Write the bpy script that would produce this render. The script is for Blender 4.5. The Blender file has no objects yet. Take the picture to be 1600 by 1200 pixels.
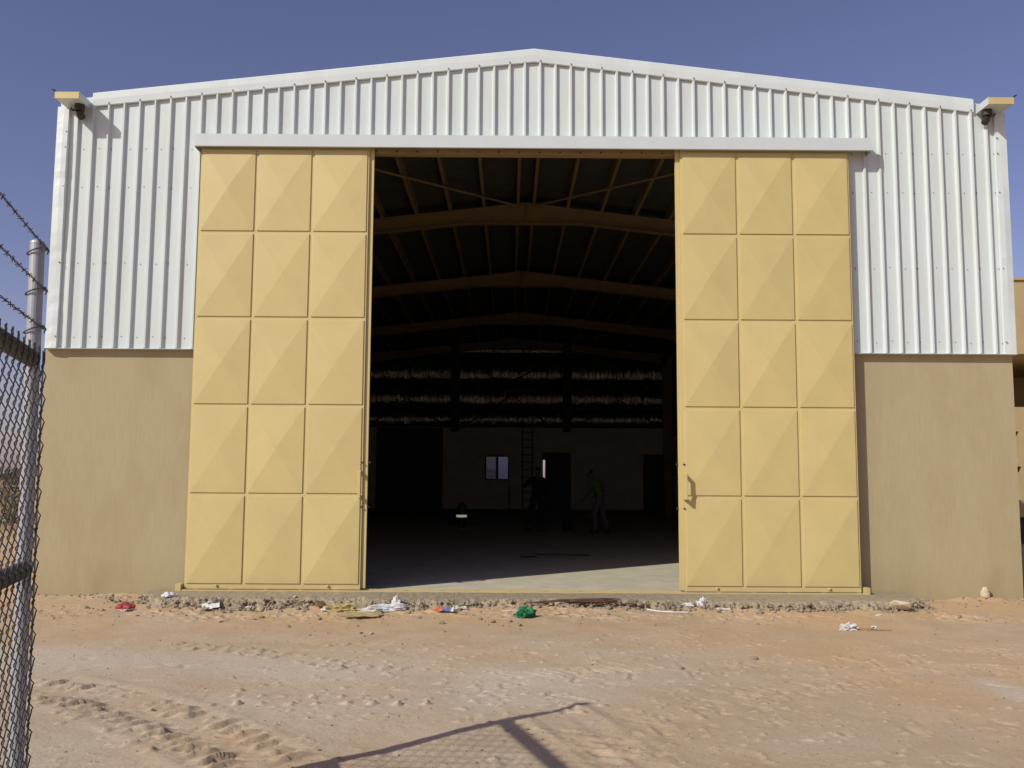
import bpy, bmesh, math, random
import numpy as np
from mathutils import Vector, Matrix, noise as mnoise
R = math.radians
random.seed(7); RNG = np.random.default_rng(11)
scene = bpy.context.scene
COL = scene.collection

# ------------------------------------------------------------------ camera
CAM = Vector((0.0, -12.55, 1.6)); FPX = 1460.0
PITCH, YAW, ROLL = R(5.739), R(-0.140), R(0.346)
CAMROT = Matrix.Rotation(YAW, 3, 'Z') @ Matrix.Rotation(R(90) + PITCH, 3, 'X') @ Matrix.Rotation(ROLL, 3, 'Z')
cd = bpy.data.cameras.new('camera'); cam = bpy.data.objects.new('camera', cd); COL.objects.link(cam)
cam.matrix_world = Matrix.Translation(CAM) @ CAMROT.to_4x4()
cd.sensor_fit = 'HORIZONTAL'; cd.sensor_width = 36.0; cd.lens = 36.0 * FPX / 1600.0
cd.clip_start = 0.05; cd.clip_end = 6000.0
scene.camera = cam

# ------------------------------------------------------------------ sky, sun, exposure
SUNV = Vector((-1.15, -1.0, 1.10)).normalized()          # towards the sun
w = bpy.data.worlds.new('World'); scene.world = w; w.use_nodes = True
nt = w.node_tree; nt.nodes.clear()
sky = nt.nodes.new('ShaderNodeTexSky'); sky.sky_type = 'NISHITA'; sky.sun_disc = False
sky.sun_elevation = math.asin(SUNV.z); sky.sun_rotation = math.atan2(SUNV.x, SUNV.y)
sky.altitude = 600.0; sky.air_density = 1.0; sky.dust_density = 1.6; sky.ozone_density = 3.0
tint = nt.nodes.new('ShaderNodeMix'); tint.data_type = 'RGBA'; tint.blend_type = 'MULTIPLY'
tint.inputs[0].default_value = 1.0; tint.inputs[7].default_value = (1.08, 0.80, 0.90, 1)
bg = nt.nodes.new('ShaderNodeBackground'); bg.inputs[1].default_value = 0.105
wo = nt.nodes.new('ShaderNodeOutputWorld')
nt.links.new(sky.outputs[0], tint.inputs[6]); nt.links.new(tint.outputs[2], bg.inputs[0]); nt.links.new(bg.outputs[0], wo.inputs[0])
sl = bpy.data.lights.new('sun', 'SUN'); sl.energy = 3.75; sl.angle = R(0.53); sl.color = (1.0, 0.985, 0.895)
so = bpy.data.objects.new('sun', sl); COL.objects.link(so)
so.rotation_euler = SUNV.to_track_quat('Z', 'Y').to_euler(); so.location = (-20, -30, 30)
scene.view_settings.view_transform = 'Standard'; scene.view_settings.look = 'None'
scene.view_settings.exposure = 0.0; scene.view_settings.gamma = 1.0
scene.view_settings.use_curve_mapping = False
scene.cycles.max_bounces = 10; scene.cycles.diffuse_bounces = 8; scene.cycles.glossy_bounces = 4
scene.cycles.transparent_max_bounces = 12; scene.cycles.sample_clamp_indirect = 4.0

# ------------------------------------------------------------------ helpers
def at(px, py, Y):
    """photo pixel (1600x1200) -> point on the plane y = Y"""
    d = CAMROT @ Vector(((px - 800) / FPX, -(py - 600) / FPX, -1.0))
    t = (Y - CAM.y) / d.y
    return CAM + d * t
def gnd(px, py, Z=0.0):
    """photo pixel -> point on the plane z = Z"""
    d = CAMROT @ Vector(((px - 800) / FPX, -(py - 600) / FPX, -1.0))
    t = (Z - CAM.z) / d.z
    return CAM + d * t

def tag(o, label=None, cat=None, group=None, kind=None):
    if label: o['label'] = label
    if cat: o['category'] = cat
    if group: o['group'] = group
    if kind: o['kind'] = kind
    return o
def empty(name, loc=(0, 0, 0), rz=0.0, parent=None):
    o = bpy.data.objects.new(name, None); o.empty_display_size = 0.2; COL.objects.link(o)
    o.location = loc; o.rotation_euler = (0, 0, rz)
    if parent: o.parent = parent
    return o
def thing(name, label, cat, loc=(0, 0, 0), rz=0.0, group=None):
    return tag(empty(name, loc, rz), label, cat, group)
def copy_tree(o, parent=None):
    c = o.copy(); COL.objects.link(c); c.parent = parent
    for ch in list(o.children): copy_tree(ch, c)
    return c

class MB:
    def __init__(s): s.v = []; s.f = []; s.m = []; s.mi = 0
    def add(s, vs, fs):
        n = len(s.v); s.v += [tuple(v) for v in vs]
        for f in fs: s.f.append(tuple(i + n for i in f)); s.m.append(s.mi)
        return s
    def box(s, x0, x1, y0, y1, z0, z1, M=None):
        vs = [Vector(p) for p in ((x0,y0,z0),(x1,y0,z0),(x1,y1,z0),(x0,y1,z0),(x0,y0,z1),(x1,y0,z1),(x1,y1,z1),(x0,y1,z1))]
        if M is not None: vs = [M @ v for v in vs]
        return s.add(vs, [(0,3,2,1),(4,5,6,7),(0,1,5,4),(1,2,6,5),(2,3,7,6),(3,0,4,7)])
    def bar(s, a, b, wd, hd, up=(0, 0, 1)):
        """rectangular bar from a to b, wd across, hd along up"""
        a = Vector(a); b = Vector(b); d = (b - a).normalized(); up = Vector(up)
        r = d.cross(up).normalized(); u = r.cross(d).normalized()
        vs = []
        for p in (a, b):
            for sx, sz in ((-1,-1),(1,-1),(1,1),(-1,1)): vs.append(p + r * wd/2*sx + u * hd/2*sz)
        return s.add(vs, [(0,1,2,3),(7,6,5,4),(0,4,5,1),(1,5,6,2),(2,6,7,3),(3,7,4,0)])
    def tube(s, pts, rad, n=8, cap=True):
        pts = [Vector(p) for p in pts]; rings = []
        rs = rad if isinstance(rad, (list, tuple)) else [rad] * len(pts)
        prev = None
        for i, p in enumerate(pts):
            d = (pts[min(i+1, len(pts)-1)] - pts[max(i-1, 0)]).normalized()
            if prev is None:
                ref = Vector((0,0,1)) if abs(d.z) < 0.9 else Vector((1,0,0))
                r = d.cross(ref).normalized()
            else:
                r = (prev - d * prev.dot(d)).normalized()
            prev = r; u = d.cross(r)
            rings.append([p + (r * math.cos(2*math.pi*k/n) + u * math.sin(2*math.pi*k/n)) * rs[i] for k in range(n)])
        vs = [v for ring in rings for v in ring]; fs = []
        for i in range(len(pts)-1):
            for k in range(n):
                k2 = (k+1) % n
                fs.append((i*n+k, i*n+k2, (i+1)*n+k2, (i+1)*n+k))
        if cap:
            fs.append(tuple(range(n))[::-1]); fs.append(tuple((len(pts)-1)*n + k for k in range(n)))
        return s.add(vs, fs)
    def prism(s, poly, y0, y1):
        """polygon in xz extruded along y"""
        n = len(poly)
        vs = [(x, y0, z) for x, z in poly] + [(x, y1, z) for x, z in poly]
        fs = [tuple(range(n)), tuple(range(2*n-1, n-1, -1))]
        for i in range(n):
            j = (i+1) % n; fs.append((i, i+n, j+n, j))
        return s.add(vs, fs)
    def lathe(s, prof, n=20, c=(0, 0)):
        vs = []; fs = []
        for r, z in prof:
            for k in range(n): vs.append((c[0]+r*math.cos(2*math.pi*k/n), c[1]+r*math.sin(2*math.pi*k/n), z))
        for i in range(len(prof)-1):
            for k in range(n):
                k2 = (k+1) % n; fs.append((i*n+k, i*n+k2, (i+1)*n+k2, (i+1)*n+k))
        fs.append(tuple(range(n))[::-1]); fs.append(tuple((len(prof)-1)*n+k for k in range(n)))
        return s.add(vs, fs)
    def build(s, name, mat, parent=None, smooth=False, bevel=0.0, fix=True):
        me = bpy.data.meshes.new(name); me.from_pydata(s.v, [], s.f)
        mats = mat if isinstance(mat, (list, tuple)) else [mat]
        for m in mats: me.materials.append(m)
        if len(mats) > 1: me.polygons.foreach_set('material_index', s.m)
        if fix:
            bm = bmesh.new(); bm.from_mesh(me); bmesh.ops.recalc_face_normals(bm, faces=bm.faces); bm.to_mesh(me); bm.free()
        if smooth: me.polygons.foreach_set('use_smooth', [True]*len(me.polygons))
        me.update()
        o = bpy.data.objects.new(name, me); COL.objects.link(o)
        if parent: o.parent = parent
        if bevel > 0:
            b = o.modifiers.new('bevel', 'BEVEL'); b.width = bevel; b.segments = 2; b.limit_method = 'ANGLE'; b.angle_limit = R(40)
        return o

# ------------------------------------------------------------------ materials
def mat(name, col, rough=0.7, metal=0.0, var=0.15, scale=6.0, stretch=(1,1,1), bump=0.0, bscale=60.0, col2=None, spec=0.5,
        bstretch=None, detail=5.0, dist=0.004, coords='Object', rand=0.0, stain=None):
    m = bpy.data.materials.new(name); m.use_nodes = True
    n = m.node_tree.nodes; l = m.node_tree.links; p = n['Principled BSDF']
    p.inputs['Roughness'].default_value = rough; p.inputs['Metallic'].default_value = metal
    p.inputs['Specular IOR Level'].default_value = spec
    tc = n.new('ShaderNodeTexCoord'); mp = n.new('ShaderNodeMapping'); mp.inputs['Scale'].default_value = stretch
    l.new(tc.outputs[coords], mp.inputs[0])
    nz = n.new('ShaderNodeTexNoise'); nz.inputs['Scale'].default_value = scale; nz.inputs['Detail'].default_value = detail
    nz.inputs['Roughness'].default_value = 0.6
    l.new(mp.outputs[0], nz.inputs['Vector'])
    rmp = n.new('ShaderNodeMapRange'); rmp.inputs[1].default_value = 0.32; rmp.inputs[2].default_value = 0.68
    l.new(nz.outputs[0], rmp.inputs[0])
    mx = n.new('ShaderNodeMix'); mx.data_type = 'RGBA'
    c2 = col2 if col2 else tuple(c * (1 - var) for c in col)
    mx.inputs[6].default_value = (*c2, 1); mx.inputs[7].default_value = (*col, 1)
    l.new(rmp.outputs[0], mx.inputs[0]); cout = mx.outputs[2]
    if stain:                                   # dirt: (colour, amount, noise scale, stretch, splash height above z=0 or None)
        sc, amt, ss, sst, zh = stain
        m3 = n.new('ShaderNodeMapping'); m3.inputs['Scale'].default_value = sst; l.new(tc.outputs[coords], m3.inputs[0])
        n3 = n.new('ShaderNodeTexNoise'); n3.inputs['Scale'].default_value = ss; n3.inputs['Detail'].default_value = 7; n3.inputs['Roughness'].default_value = 0.65; l.new(m3.outputs[0], n3.inputs['Vector'])
        r3 = n.new('ShaderNodeMapRange'); r3.inputs[1].default_value = 0.47; r3.inputs[2].default_value = 0.72; r3.inputs[4].default_value = amt; l.new(n3.outputs[0], r3.inputs[0])
        fac = r3.outputs[0]
        if zh:
            sx = n.new('ShaderNodeSeparateXYZ'); l.new(tc.outputs[coords], sx.inputs[0])
            rz_ = n.new('ShaderNodeMapRange'); rz_.inputs[1].default_value = zh; rz_.inputs[2].default_value = 0.05; rz_.inputs[4].default_value = 1.0; l.new(sx.outputs[2], rz_.inputs[0])
            mm = n.new('ShaderNodeMath'); mm.operation = 'MULTIPLY'; l.new(rz_.outputs[0], mm.inputs[0]); l.new(n3.outputs[0], mm.inputs[1])
            ma = n.new('ShaderNodeMath'); ma.operation = 'ADD'; ma.use_clamp = True; l.new(mm.outputs[0], ma.inputs[0]); l.new(r3.outputs[0], ma.inputs[1]); fac = ma.outputs[0]
        m4 = n.new('ShaderNodeMix'); m4.data_type = 'RGBA'; m4.inputs[7].default_value = (*sc, 1); l.new(fac, m4.inputs[0]); l.new(cout, m4.inputs[6]); cout = m4.outputs[2]
    if rand > 0:
        oi = n.new('ShaderNodeObjectInfo'); rr_ = n.new('ShaderNodeMapRange'); rr_.inputs[3].default_value = 1-rand; rr_.inputs[4].default_value = 1+rand; l.new(oi.outputs['Random'], rr_.inputs[0])
        hv = n.new('ShaderNodeHueSaturation'); l.new(rr_.outputs[0], hv.inputs['Value']); l.new(cout, hv.inputs['Color']); cout = hv.outputs[0]
    l.new(cout, p.inputs['Base Color'])
    if bump > 0:
        mp2 = n.new('ShaderNodeMapping'); mp2.inputs['Scale'].default_value = bstretch or stretch
        l.new(tc.outputs[coords], mp2.inputs[0])
        nb = n.new('ShaderNodeTexNoise'); nb.inputs['Scale'].default_value = bscale; nb.inputs['Detail'].default_value = 4
        l.new(mp2.outputs[0], nb.inputs['Vector'])
        b = n.new('ShaderNodeBump'); b.inputs['Strength'].default_value = bump; b.inputs['Distance'].default_value = dist
        l.new(nb.outputs[0], b.inputs['Height']); l.new(b.outputs[0], p.inputs['Normal'])
    return m

M = {}
M['clad'] = mat('white_sheet_metal', (0.615,0.675,0.652), 0.42, stain=((0.50,0.47,0.40), 0.35, 2.2, (2.5,1,0.25), None), var=0.07, scale=1.6, stretch=(3,1,0.35), bump=0.5, bscale=1.6, bstretch=(2.2,1,0.8), dist=0.012)
M['flash'] = mat('white_flashing', (0.66,0.715,0.69), 0.40, var=0.07, scale=2.0, bump=0.5, bscale=1.5, dist=0.015)
M['track'] = mat('grey_white_flashing', (0.575,0.625,0.615), 0.45, var=0.06, scale=2.5, bump=0.25, bscale=2.0, dist=0.01)
M['screw'] = mat('screw_head', (0.20,0.20,0.19), 0.5, metal=0.4)
M['cream'] = mat('cream_door_paint', (0.585,0.475,0.20), 0.48, var=0.06, scale=2.2, bump=0.22, bscale=3.0, dist=0.014, rand=0.03, stain=((0.47,0.36,0.19), 0.22, 3.5, (1,1,0.6), 0.35))
M['stucco'] = mat('tan_stucco', (0.425,0.358,0.212), 0.95, var=0.10, scale=7.0, stretch=(6,6,0.5), bump=0.5, bscale=40.0, bstretch=(3.2,3.2,0.5), dist=0.005, spec=0.2, stain=((0.335,0.27,0.155), 0.6, 1.1, (1.6,1.6,0.5), 0.55))
M['slab'] = mat('concrete', (0.56,0.51,0.38), 0.95, var=0.18, scale=3.0, bump=0.5, bscale=40.0, spec=0.05)
M['kerb'] = mat('rough_concrete', (0.38,0.315,0.215), 0.95, var=0.3, scale=9.0, bump=1.0, bscale=55.0, dist=0.012, spec=0.2)
M['steel'] = mat('cream_steel_primer', (0.34,0.23,0.11), 0.6, var=0.2, scale=4.0)
M['ribstone'] = mat('grey_rubble', (0.34,0.28,0.20), 0.95, var=0.4, scale=30.0, bump=0.6, bscale=90.0, spec=0.2)
M['inwall'] = mat('grey_plaster', (0.70,0.64,0.52), 0.95, var=0.15, scale=2.0, spec=0.15)
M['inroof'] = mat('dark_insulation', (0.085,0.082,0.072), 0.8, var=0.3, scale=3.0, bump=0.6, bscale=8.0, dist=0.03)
M['foil'] = mat('silver_foil', (0.85,0.83,0.79), 0.20, metal=1.0, var=0.3, scale=5.0, stretch=(3,1,0.6), bump=1.0, bscale=4.5, bstretch=(4,1,0.35), dist=0.08)
M['roof'] = mat('white_roof_sheet', (0.7,0.7,0.68), 0.5, var=0.08)
M['darksteel'] = mat('dark_steel', (0.035,0.03,0.026), 0.6, var=0.3, scale=20)
M['browndoor'] = mat('dark_brown_door', (0.07,0.055,0.045), 0.6, var=0.2, scale=8)
M['galv'] = mat('galvanised_steel', (0.42,0.43,0.44), 0.5, metal=0.3, var=0.2, scale=14.0, stretch=(1,1,0.4))
M['wire'] = mat('weathered_wire', (0.095,0.09,0.085), 0.7, metal=0.2, var=0.35, scale=30)
M['railm'] = mat('weathered_rail', (0.12,0.115,0.10), 0.7, metal=0.2, var=0.3, scale=12)
M['glow'] = mat('glowing_white_ring', (0.8,0.8,0.75), 0.5)
M['glow'].node_tree.nodes['Principled BSDF'].inputs['Emission Color'].default_value = (1, 0.97, 0.75, 1)
M['glow'].node_tree.nodes['Principled BSDF'].inputs['Emission Strength'].default_value = 0.26
M['black'] = mat('black_plastic', (0.02,0.02,0.02), 0.5, var=0.2)
M['white'] = mat('white_plastic_film', (0.66,0.655,0.63), 0.5, var=0.12, scale=25)
M['paper'] = mat('white_paper', (0.66,0.64,0.60), 0.85, var=0.12, scale=18)
M['red'] = mat('red_carton', (0.42,0.065,0.05), 0.6, var=0.35, scale=22)
M['green'] = mat('green_plastic', (0.02,0.22,0.085), 0.45, var=0.45, scale=22)
M['blue'] = mat('blue_print', (0.16,0.16,0.36), 0.6, var=0.3, scale=25)
M['orange'] = mat('orange_print', (0.62,0.16,0.08), 0.6, var=0.2, scale=25)
M['card'] = mat('cardboard', (0.40,0.31,0.15), 0.9, var=0.25, scale=14)
M['straw'] = mat('yellow_foam', (0.46,0.37,0.15), 0.95, var=0.35, scale=40, bump=0.8, bscale=80)
M['brownstone'] = mat('brown_stone', (0.20,0.13,0.07), 0.9, var=0.3, scale=20)
M['palestone'] = mat('pale_stone', (0.56,0.47,0.32), 0.9, var=0.2, scale=16, bump=0.5, bscale=40)
M['rust'] = mat('rusty_wire', (0.16,0.085,0.05), 0.8, var=0.4, scale=30)
M['wood'] = mat('weathered_wood', (0.36,0.24,0.13), 0.85, var=0.35, scale=12, stretch=(1,1,6))
M['skin'] = mat('skin', (0.20,0.115,0.075), 0.6, var=0.1)
M['hair'] = mat('black_hair', (0.012,0.011,0.01), 0.7)
M['lime'] = mat('lime_shirt', (0.14,0.23,0.035), 0.85, var=0.15, scale=9, bump=0.4, bscale=14, dist=0.02)
M['greytr'] = mat('grey_trousers', (0.16,0.155,0.145), 0.9, var=0.15, scale=9, bump=0.4, bscale=14, dist=0.02)
M['darkcl'] = mat('dark_overalls', (0.022,0.024,0.03), 0.9, var=0.2, scale=9, bump=0.4, bscale=14, dist=0.02)
M['boot'] = mat('dark_boots', (0.03,0.02,0.017), 0.6)
M['dgreen'] = mat('dark_green_plastic', (0.02,0.065,0.035), 0.35, var=0.3)
M['tanwall'] = mat('tan_render_neighbour', (0.47,0.36,0.19), 0.95, var=0.1, scale=3, bump=0.5, bscale=60, spec=0.2)
M['farwall'] = mat('brown_block_wall', (0.30,0.225,0.14), 0.95, var=0.2, scale=4, spec=0.2)
M['shrub'] = mat('dusty_leaves', (0.055,0.065,0.028), 0.8, var=0.4, scale=12)

def glass(name, col):
    m = bpy.data.materials.new(name); m.use_nodes = True; n = m.node_tree.nodes; l = m.node_tree.links
    n.clear(); out = n.new('ShaderNodeOutputMaterial'); tr = n.new('ShaderNodeBsdfTransparent'); tr.inputs[0].default_value = (*col, 1)
    gl = n.new('ShaderNodeBsdfGlossy'); gl.inputs['Roughness'].default_value = 0.03
    mx = n.new('ShaderNodeMixShader'); mx.inputs[0].default_value = 0.06
    l.new(tr.outputs[0], mx.inputs[1]); l.new(gl.outputs[0], mx.inputs[2]); l.new(mx.outputs[0], out.inputs[0])
    return m
M['glassdark'] = glass('tinted_glass', (0.085,0.135,0.235)); M['glass'] = glass('clear_tinted_glass', (0.165,0.255,0.42))

# ------------------------------------------------------------------ dimensions of the shed
FL = 0.130                      # floor level
XL, XR, XC = -6.277, 6.810, 0.314
ZC = 3.304                      # foot of the sheeting / head of the block wall
ZR, ZE, SL = 7.53, 6.80, 0.1125 # ridge of the verge trim; roof slope
JL, JR, ZH = -2.10, 2.47, 6.065  # door opening
BK = 25.6                       # rear wall
def roofz(x): return ZR - SL * abs(x - XC)

# ------------------------------------------------------------------ ground
def vnoise(x, y, seed):
    r = np.random.default_rng(seed); T = r.random((256, 256))
    xi = np.floor(x).astype(int); yi = np.floor(y).astype(int); fx = x - xi; fy = y - yi
    fx = fx*fx*fx*(fx*(fx*6-15)+10); fy = fy*fy*fy*(fy*(fy*6-15)+10)
    a = T[xi % 256, yi % 256]; b = T[(xi+1) % 256, yi % 256]; c = T[xi % 256, (yi+1) % 256]; d = T[(xi+1) % 256, (yi+1) % 256]
    return (a*(1-fx)+b*fx)*(1-fy) + (c*(1-fx)+d*fx)*fy - 0.5
def fbm(x, y, f, oct_, seed, g=0.5):
    s = np.zeros_like(x); a = 1.0
    for k in range(oct_):
        s += a * vnoise(x*f + 17.3*k, y*f + 9.1*k, seed+k); f *= 2.03; a *= g
    return s
def spaced(a, b, step, far, grow):
    xs = list(np.arange(a, b + step/2, step)); s = step
    hi = xs[-1]; 
    while hi < far: s *= grow; hi += s; xs.append(hi)
    s = step; lo = xs[0]
    while lo > -far: s *= grow; lo -= s; xs.insert(0, lo)
    return np.array(xs)
gx = spaced(-6.2, 7.4, 0.017, 2500, 1.16); gy = spaced(-8.3, -0.55, 0.0135, 2500, 1.16)
GX, GY = np.meshgrid(gx, gy, indexing='ij')
near = np.exp(-np.clip(np.maximum(np.abs(GX)-8, 0) + np.maximum(np.abs(GY+5)-6, 0), 0, 50) * 0.5)
H = 0.05*fbm(GX, GY, 0.35, 3, 100)*near + 0.009*fbm(GX, GY, 1.7, 3, 120)*near
rough = np.clip(0.5 + 1.6*fbm(GX, GY, 0.5, 3, 140), 0.1, 1.0)
H += (0.0042-0.0016*np.clip(GX, 0, 1))*fbm(GX, GY, 7.0, 4, 160, 0.62)*near*rough
# small clods
cl = fbm(GX, GY, 16.0, 2, 180); H += 0.022*np.clip(cl-0.33, 0, 1)*near*rough*2.0
dust = np.zeros_like(H); orange = np.zeros_like(H)
def pathpts(px, n=400):
    P = np.array([list(gnd(a, b))[:2] for a, b in px]); d = np.r_[0, np.cumsum(np.hypot(*np.diff(P, axis=0).T))]
    t = np.linspace(0, d[-1], n); return np.c_[np.interp(t, d, P[:, 0]), np.interp(t, d, P[:, 1])], d[-1]
def sub(cx, cy, r):
    i0, i1 = np.searchsorted(gx, (cx-r, cx+r)); j0, j1 = np.searchsorted(gy, (cy-r, cy+r))
    return slice(i0, i1), slice(j0, j1)
def stamp(cx, cy, ang, la, lb, h, arr=None, power=2):
    A = H if arr is None else arr
    s = sub(cx, cy, 2.6*max(la, lb)); x = GX[s]-cx; y = GY[s]-cy
    u = x*math.cos(ang)+y*math.sin(ang); v = -x*math.sin(ang)+y*math.cos(ang)
    A[s] += h*np.exp(-(np.abs(u)/la)**4 - (np.abs(v)/lb)**power)
TM = np.zeros_like(H); drop_shade = np.zeros_like(H)
def lug_track(px, width, pitch, depth, skew, rut=0.012, seed=1, fade=0.25, rows=2, lw=0.028):
    P, L = pathpts(px); rr = random.Random(seed); n = int(L/pitch)
    for k in range(n):
        i = min(int((k+0.5)/n*len(P)), len(P)-2); t = P[i+1]-P[i]; a = math.atan2(t[1], t[0]); nx, ny = -math.sin(a), math.cos(a)
        for side in ((-1, 1) if rows == 2 else (1,)):
            if rr.random() < fade: continue
            off = side*width*0.27 + rr.uniform(-.015, .015); sh = (pitch*0.5 if side > 0 else 0) + rr.uniform(-.02, .02)
            cx, cy = P[i, 0]+nx*off+math.cos(a)*sh, P[i, 1]+ny*off+math.sin(a)*sh
            dd = depth*rr.uniform(0.5, 1.15); an = a+math.pi/2+side*skew+rr.uniform(-.12, .12)
            stamp(cx, cy, an, width*0.25*rr.uniform(.75, 1.1), lw, -dd); stamp(cx, cy, an, width*0.4, lw*2.5, 1.0, TM)
            ox, oy = -math.sin(an)*lw*2.0, math.cos(an)*lw*2.0
            stamp(cx+ox, cy+oy, an, width*0.22, lw*0.9, dd*0.75)
    for i in range(0, len(P), 4):                                     # soft rut with pushed-up edges
        for s_, hh in ((0, -rut), (1, rut*0.8), (-1, rut*0.8)):
            t = P[min(i+1, len(P)-1)]-P[max(i-1, 0)]; a = math.atan2(t[1], t[0])
            stamp(P[i, 0]-math.sin(a)*s_*width*0.62, P[i, 1]+math.cos(a)*s_*width*0.62, a, L/len(P)*5, width*(0.32 if s_ == 0 else 0.12), hh*0.35)
lug_track([(60,1070),(200,1100),(300,1140),(400,1190)], 0.60, 0.30, 0.006, 0.55, 0.012, 3, 0.2)
lug_track([(700,1075),(850,1060),(1000,1052),(1180,1042),(1400,1030),(1600,1018)], 0.50, 0.16, 0.008, 0.5, 0.006, 7, 0.4, lw=0.02)
lug_track([(830,1100),(960,1160),(1060,1240)], 0.42, 0.16, 0.012, 0.5, 0.008, 8, 0.3, lw=0.03)
lug_track([(1000,1140),(1150,1092),(1300,1062),(1450,1045),(1600,1050)], 0.44, 0.17, 0.006, 0.5, 0.008, 9, 0.4, lw=0.024)
H += np.clip(TM, 0, 1)*(0.016*fbm(GX, GY, 11.0, 4, 400, 0.65))*near
bandm = np.exp(-((GY+1.45)/0.40)**2)*np.clip(0.55+1.6*fbm(GX, GY, 1.1, 3, 410), 0, 1)
H += bandm*np.clip(0.045*fbm(GX, GY, 9.0, 4, 420, 0.65), -.004, 1)*near
for q in range(90):                                                   # footprints and kicked-up hollows
    c = gnd(random.uniform(60, 1600), random.uniform(985, 1200)); a = random.uniform(0, 6.28)
    stamp(c.x, c.y, a, random.uniform(.04, .13), random.uniform(.025, .05), random.uniform(-.014, .004))
# colour fields: pale dust bands (compacted wheel ways), orange loose sand near the building
def band(px, wd, amt, arr):
    P, L = pathpts(px, 120)
    acc = np.zeros_like(arr)
    for p in P:
        s = sub(p[0], p[1], wd*2.4); acc[s] = np.maximum(acc[s], np.exp(-(((GX[s]-p[0])**2+(GY[s]-p[1])**2)/wd**2)))
    arr += amt*acc
def saw(cx, cy, ang, L, W, h, rr):
    """a clod or lug block: rises gently, breaks off steeply on its far end along ang"""
    s = sub(cx, cy, 2.2*max(L, W)); x = GX[s]-cx; y = GY[s]-cy
    u = x*math.cos(ang)+y*math.sin(ang); v = -x*math.sin(ang)+y*math.cos(ang)
    u = u + .35*L*vnoise(GX[s]*14+3, GY[s]*14+9, 77)*2
    t = np.clip((u+L)/(2*L), 0, 1)**1.3; t = np.where(u > L, np.clip(1-(u-L)/(.012), 0, 1), t)
    wv = np.exp(-(np.abs(v)/W)**4)
    H[s] += h*t*wv - h*.30*np.exp(-((u-L-.03)/.028)**2)*wv
    drop_shade[s] = np.maximum(drop_shade[s], np.exp(-((u-L-.012)/.030)**2)*wv*rr.uniform(.6, 1))  # shade mask at the foot of the steep drop, for the earth colour
def bars(px, pitch, ang, la, lb, depth, seed, fade=.1):
    P, L = pathpts(px); rr = random.Random(seed); n = int(L/pitch)
    for k in range(n):
        if rr.random() < fade: continue
        i = int((k+.5)/n*(len(P)-1)); cx, cy = P[i, 0]+rr.uniform(-.02, .02), P[i, 1]+rr.uniform(-.012, .012); q = rr.uniform(.65, 1.15)
        saw(cx, cy, ang+rr.uniform(-.2, .2), la*q, lb*q, depth*q, rr)
        for e in range(4): stamp(cx+rr.uniform(-la, la*1.5), cy+rr.uniform(-lb, lb), rr.uniform(0, 3), .014, .012, rr.uniform(.004, .014))
bars([(35,1085),(120,1099),(215,1128),(270,1151),(325,1183),(365,1212)], .155, -.85, .060, .125, .036, 31)
bars([(50,1060),(165,1077),(265,1103),(345,1129),(410,1158),(460,1188)], .165, -.85, .060, .110, .034, 32)
bars([(75,1110),(180,1145),(235,1180)], .2, -.6, .06, .06, .016, 33, .3)
bars([(347,1086),(440,1087),(530,1089),(625,1092)], .187, -.9, .028, .028, .016, 34, 0)
bars([(347,1098),(440,1100),(530,1101),(625,1102),(680,1103)], .187, -.5, .03, .032, .021, 35, 0)
bars([(265,1003),(330,1007),(400,1012),(480,1022),(560,1040),(640,1046)], .15, -.8, .035, .055, .013, 36)
bars([(290,1010),(380,1018),(460,1030),(540,1046)], .17, -.8, .035, .055, .012, 37, .2)
bars([(500,1006),(560,1003),(600,1006)], .16, -.7, .03, .04, .014, 38, .1)
bars([(620,1060),(760,1075),(900,1090),(960,1110)], .26, -.7, .04, .04, .020, 39, .3)
for q in range(50):
    c = gnd(random.uniform(60, 1100), random.uniform(975, 1195)); z_ = random.uniform(.012, .03)
    saw(c.x, c.y, random.uniform(-1.2, -.1), z_, z_, z_*.6, random)
band([(40,1025),(250,1030),(450,1045),(650,1062),(850,1060)], 0.42, 0.85, dust)
band([(420,1105),(560,1120),(700,1110),(900,1085)], 0.55, 0.55, dust)
band([(50,1180),(160,1200),(300,1230)], 0.5, 0.5, dust)
band([(1545,1065),(1600,1085),(1700,1110)], 0.16, 0.9, dust)
band([(1130,1175),(1220,1150),(1300,1160)], 0.25, 0.35, dust)
band([(820,1010),(960,1020)], 0.2, 0.35, dust)
drop_shade = np.clip(drop_shade*(0.75+1.6*fbm(GX, GY, 12.0, 4, 430, .65)), 0, 1)
H += drop_shade*0.030*np.clip(fbm(GX, GY, 17.0, 3, 440, .7), -.1, 1)
dust = np.clip(dust*(0.75+1.2*fbm(GX, GY, 1.3, 4, 200)) + 0.55*fbm(GX, GY, 0.7, 4, 210) + (0.30-0.055*np.clip(GX, -3, 5))*np.clip((-2.9-GY)/1.2, 0, 1), 0, 1)
orange = np.clip(1.0-(-0.9-GY)/1.9, 0, 1)*0.75 + 0.5*np.clip((GX-1.0)/5, 0, 1) + 0.9*fbm(GX, GY, 0.6, 4, 220)
orange = np.clip(orange, 0, 1)
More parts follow.
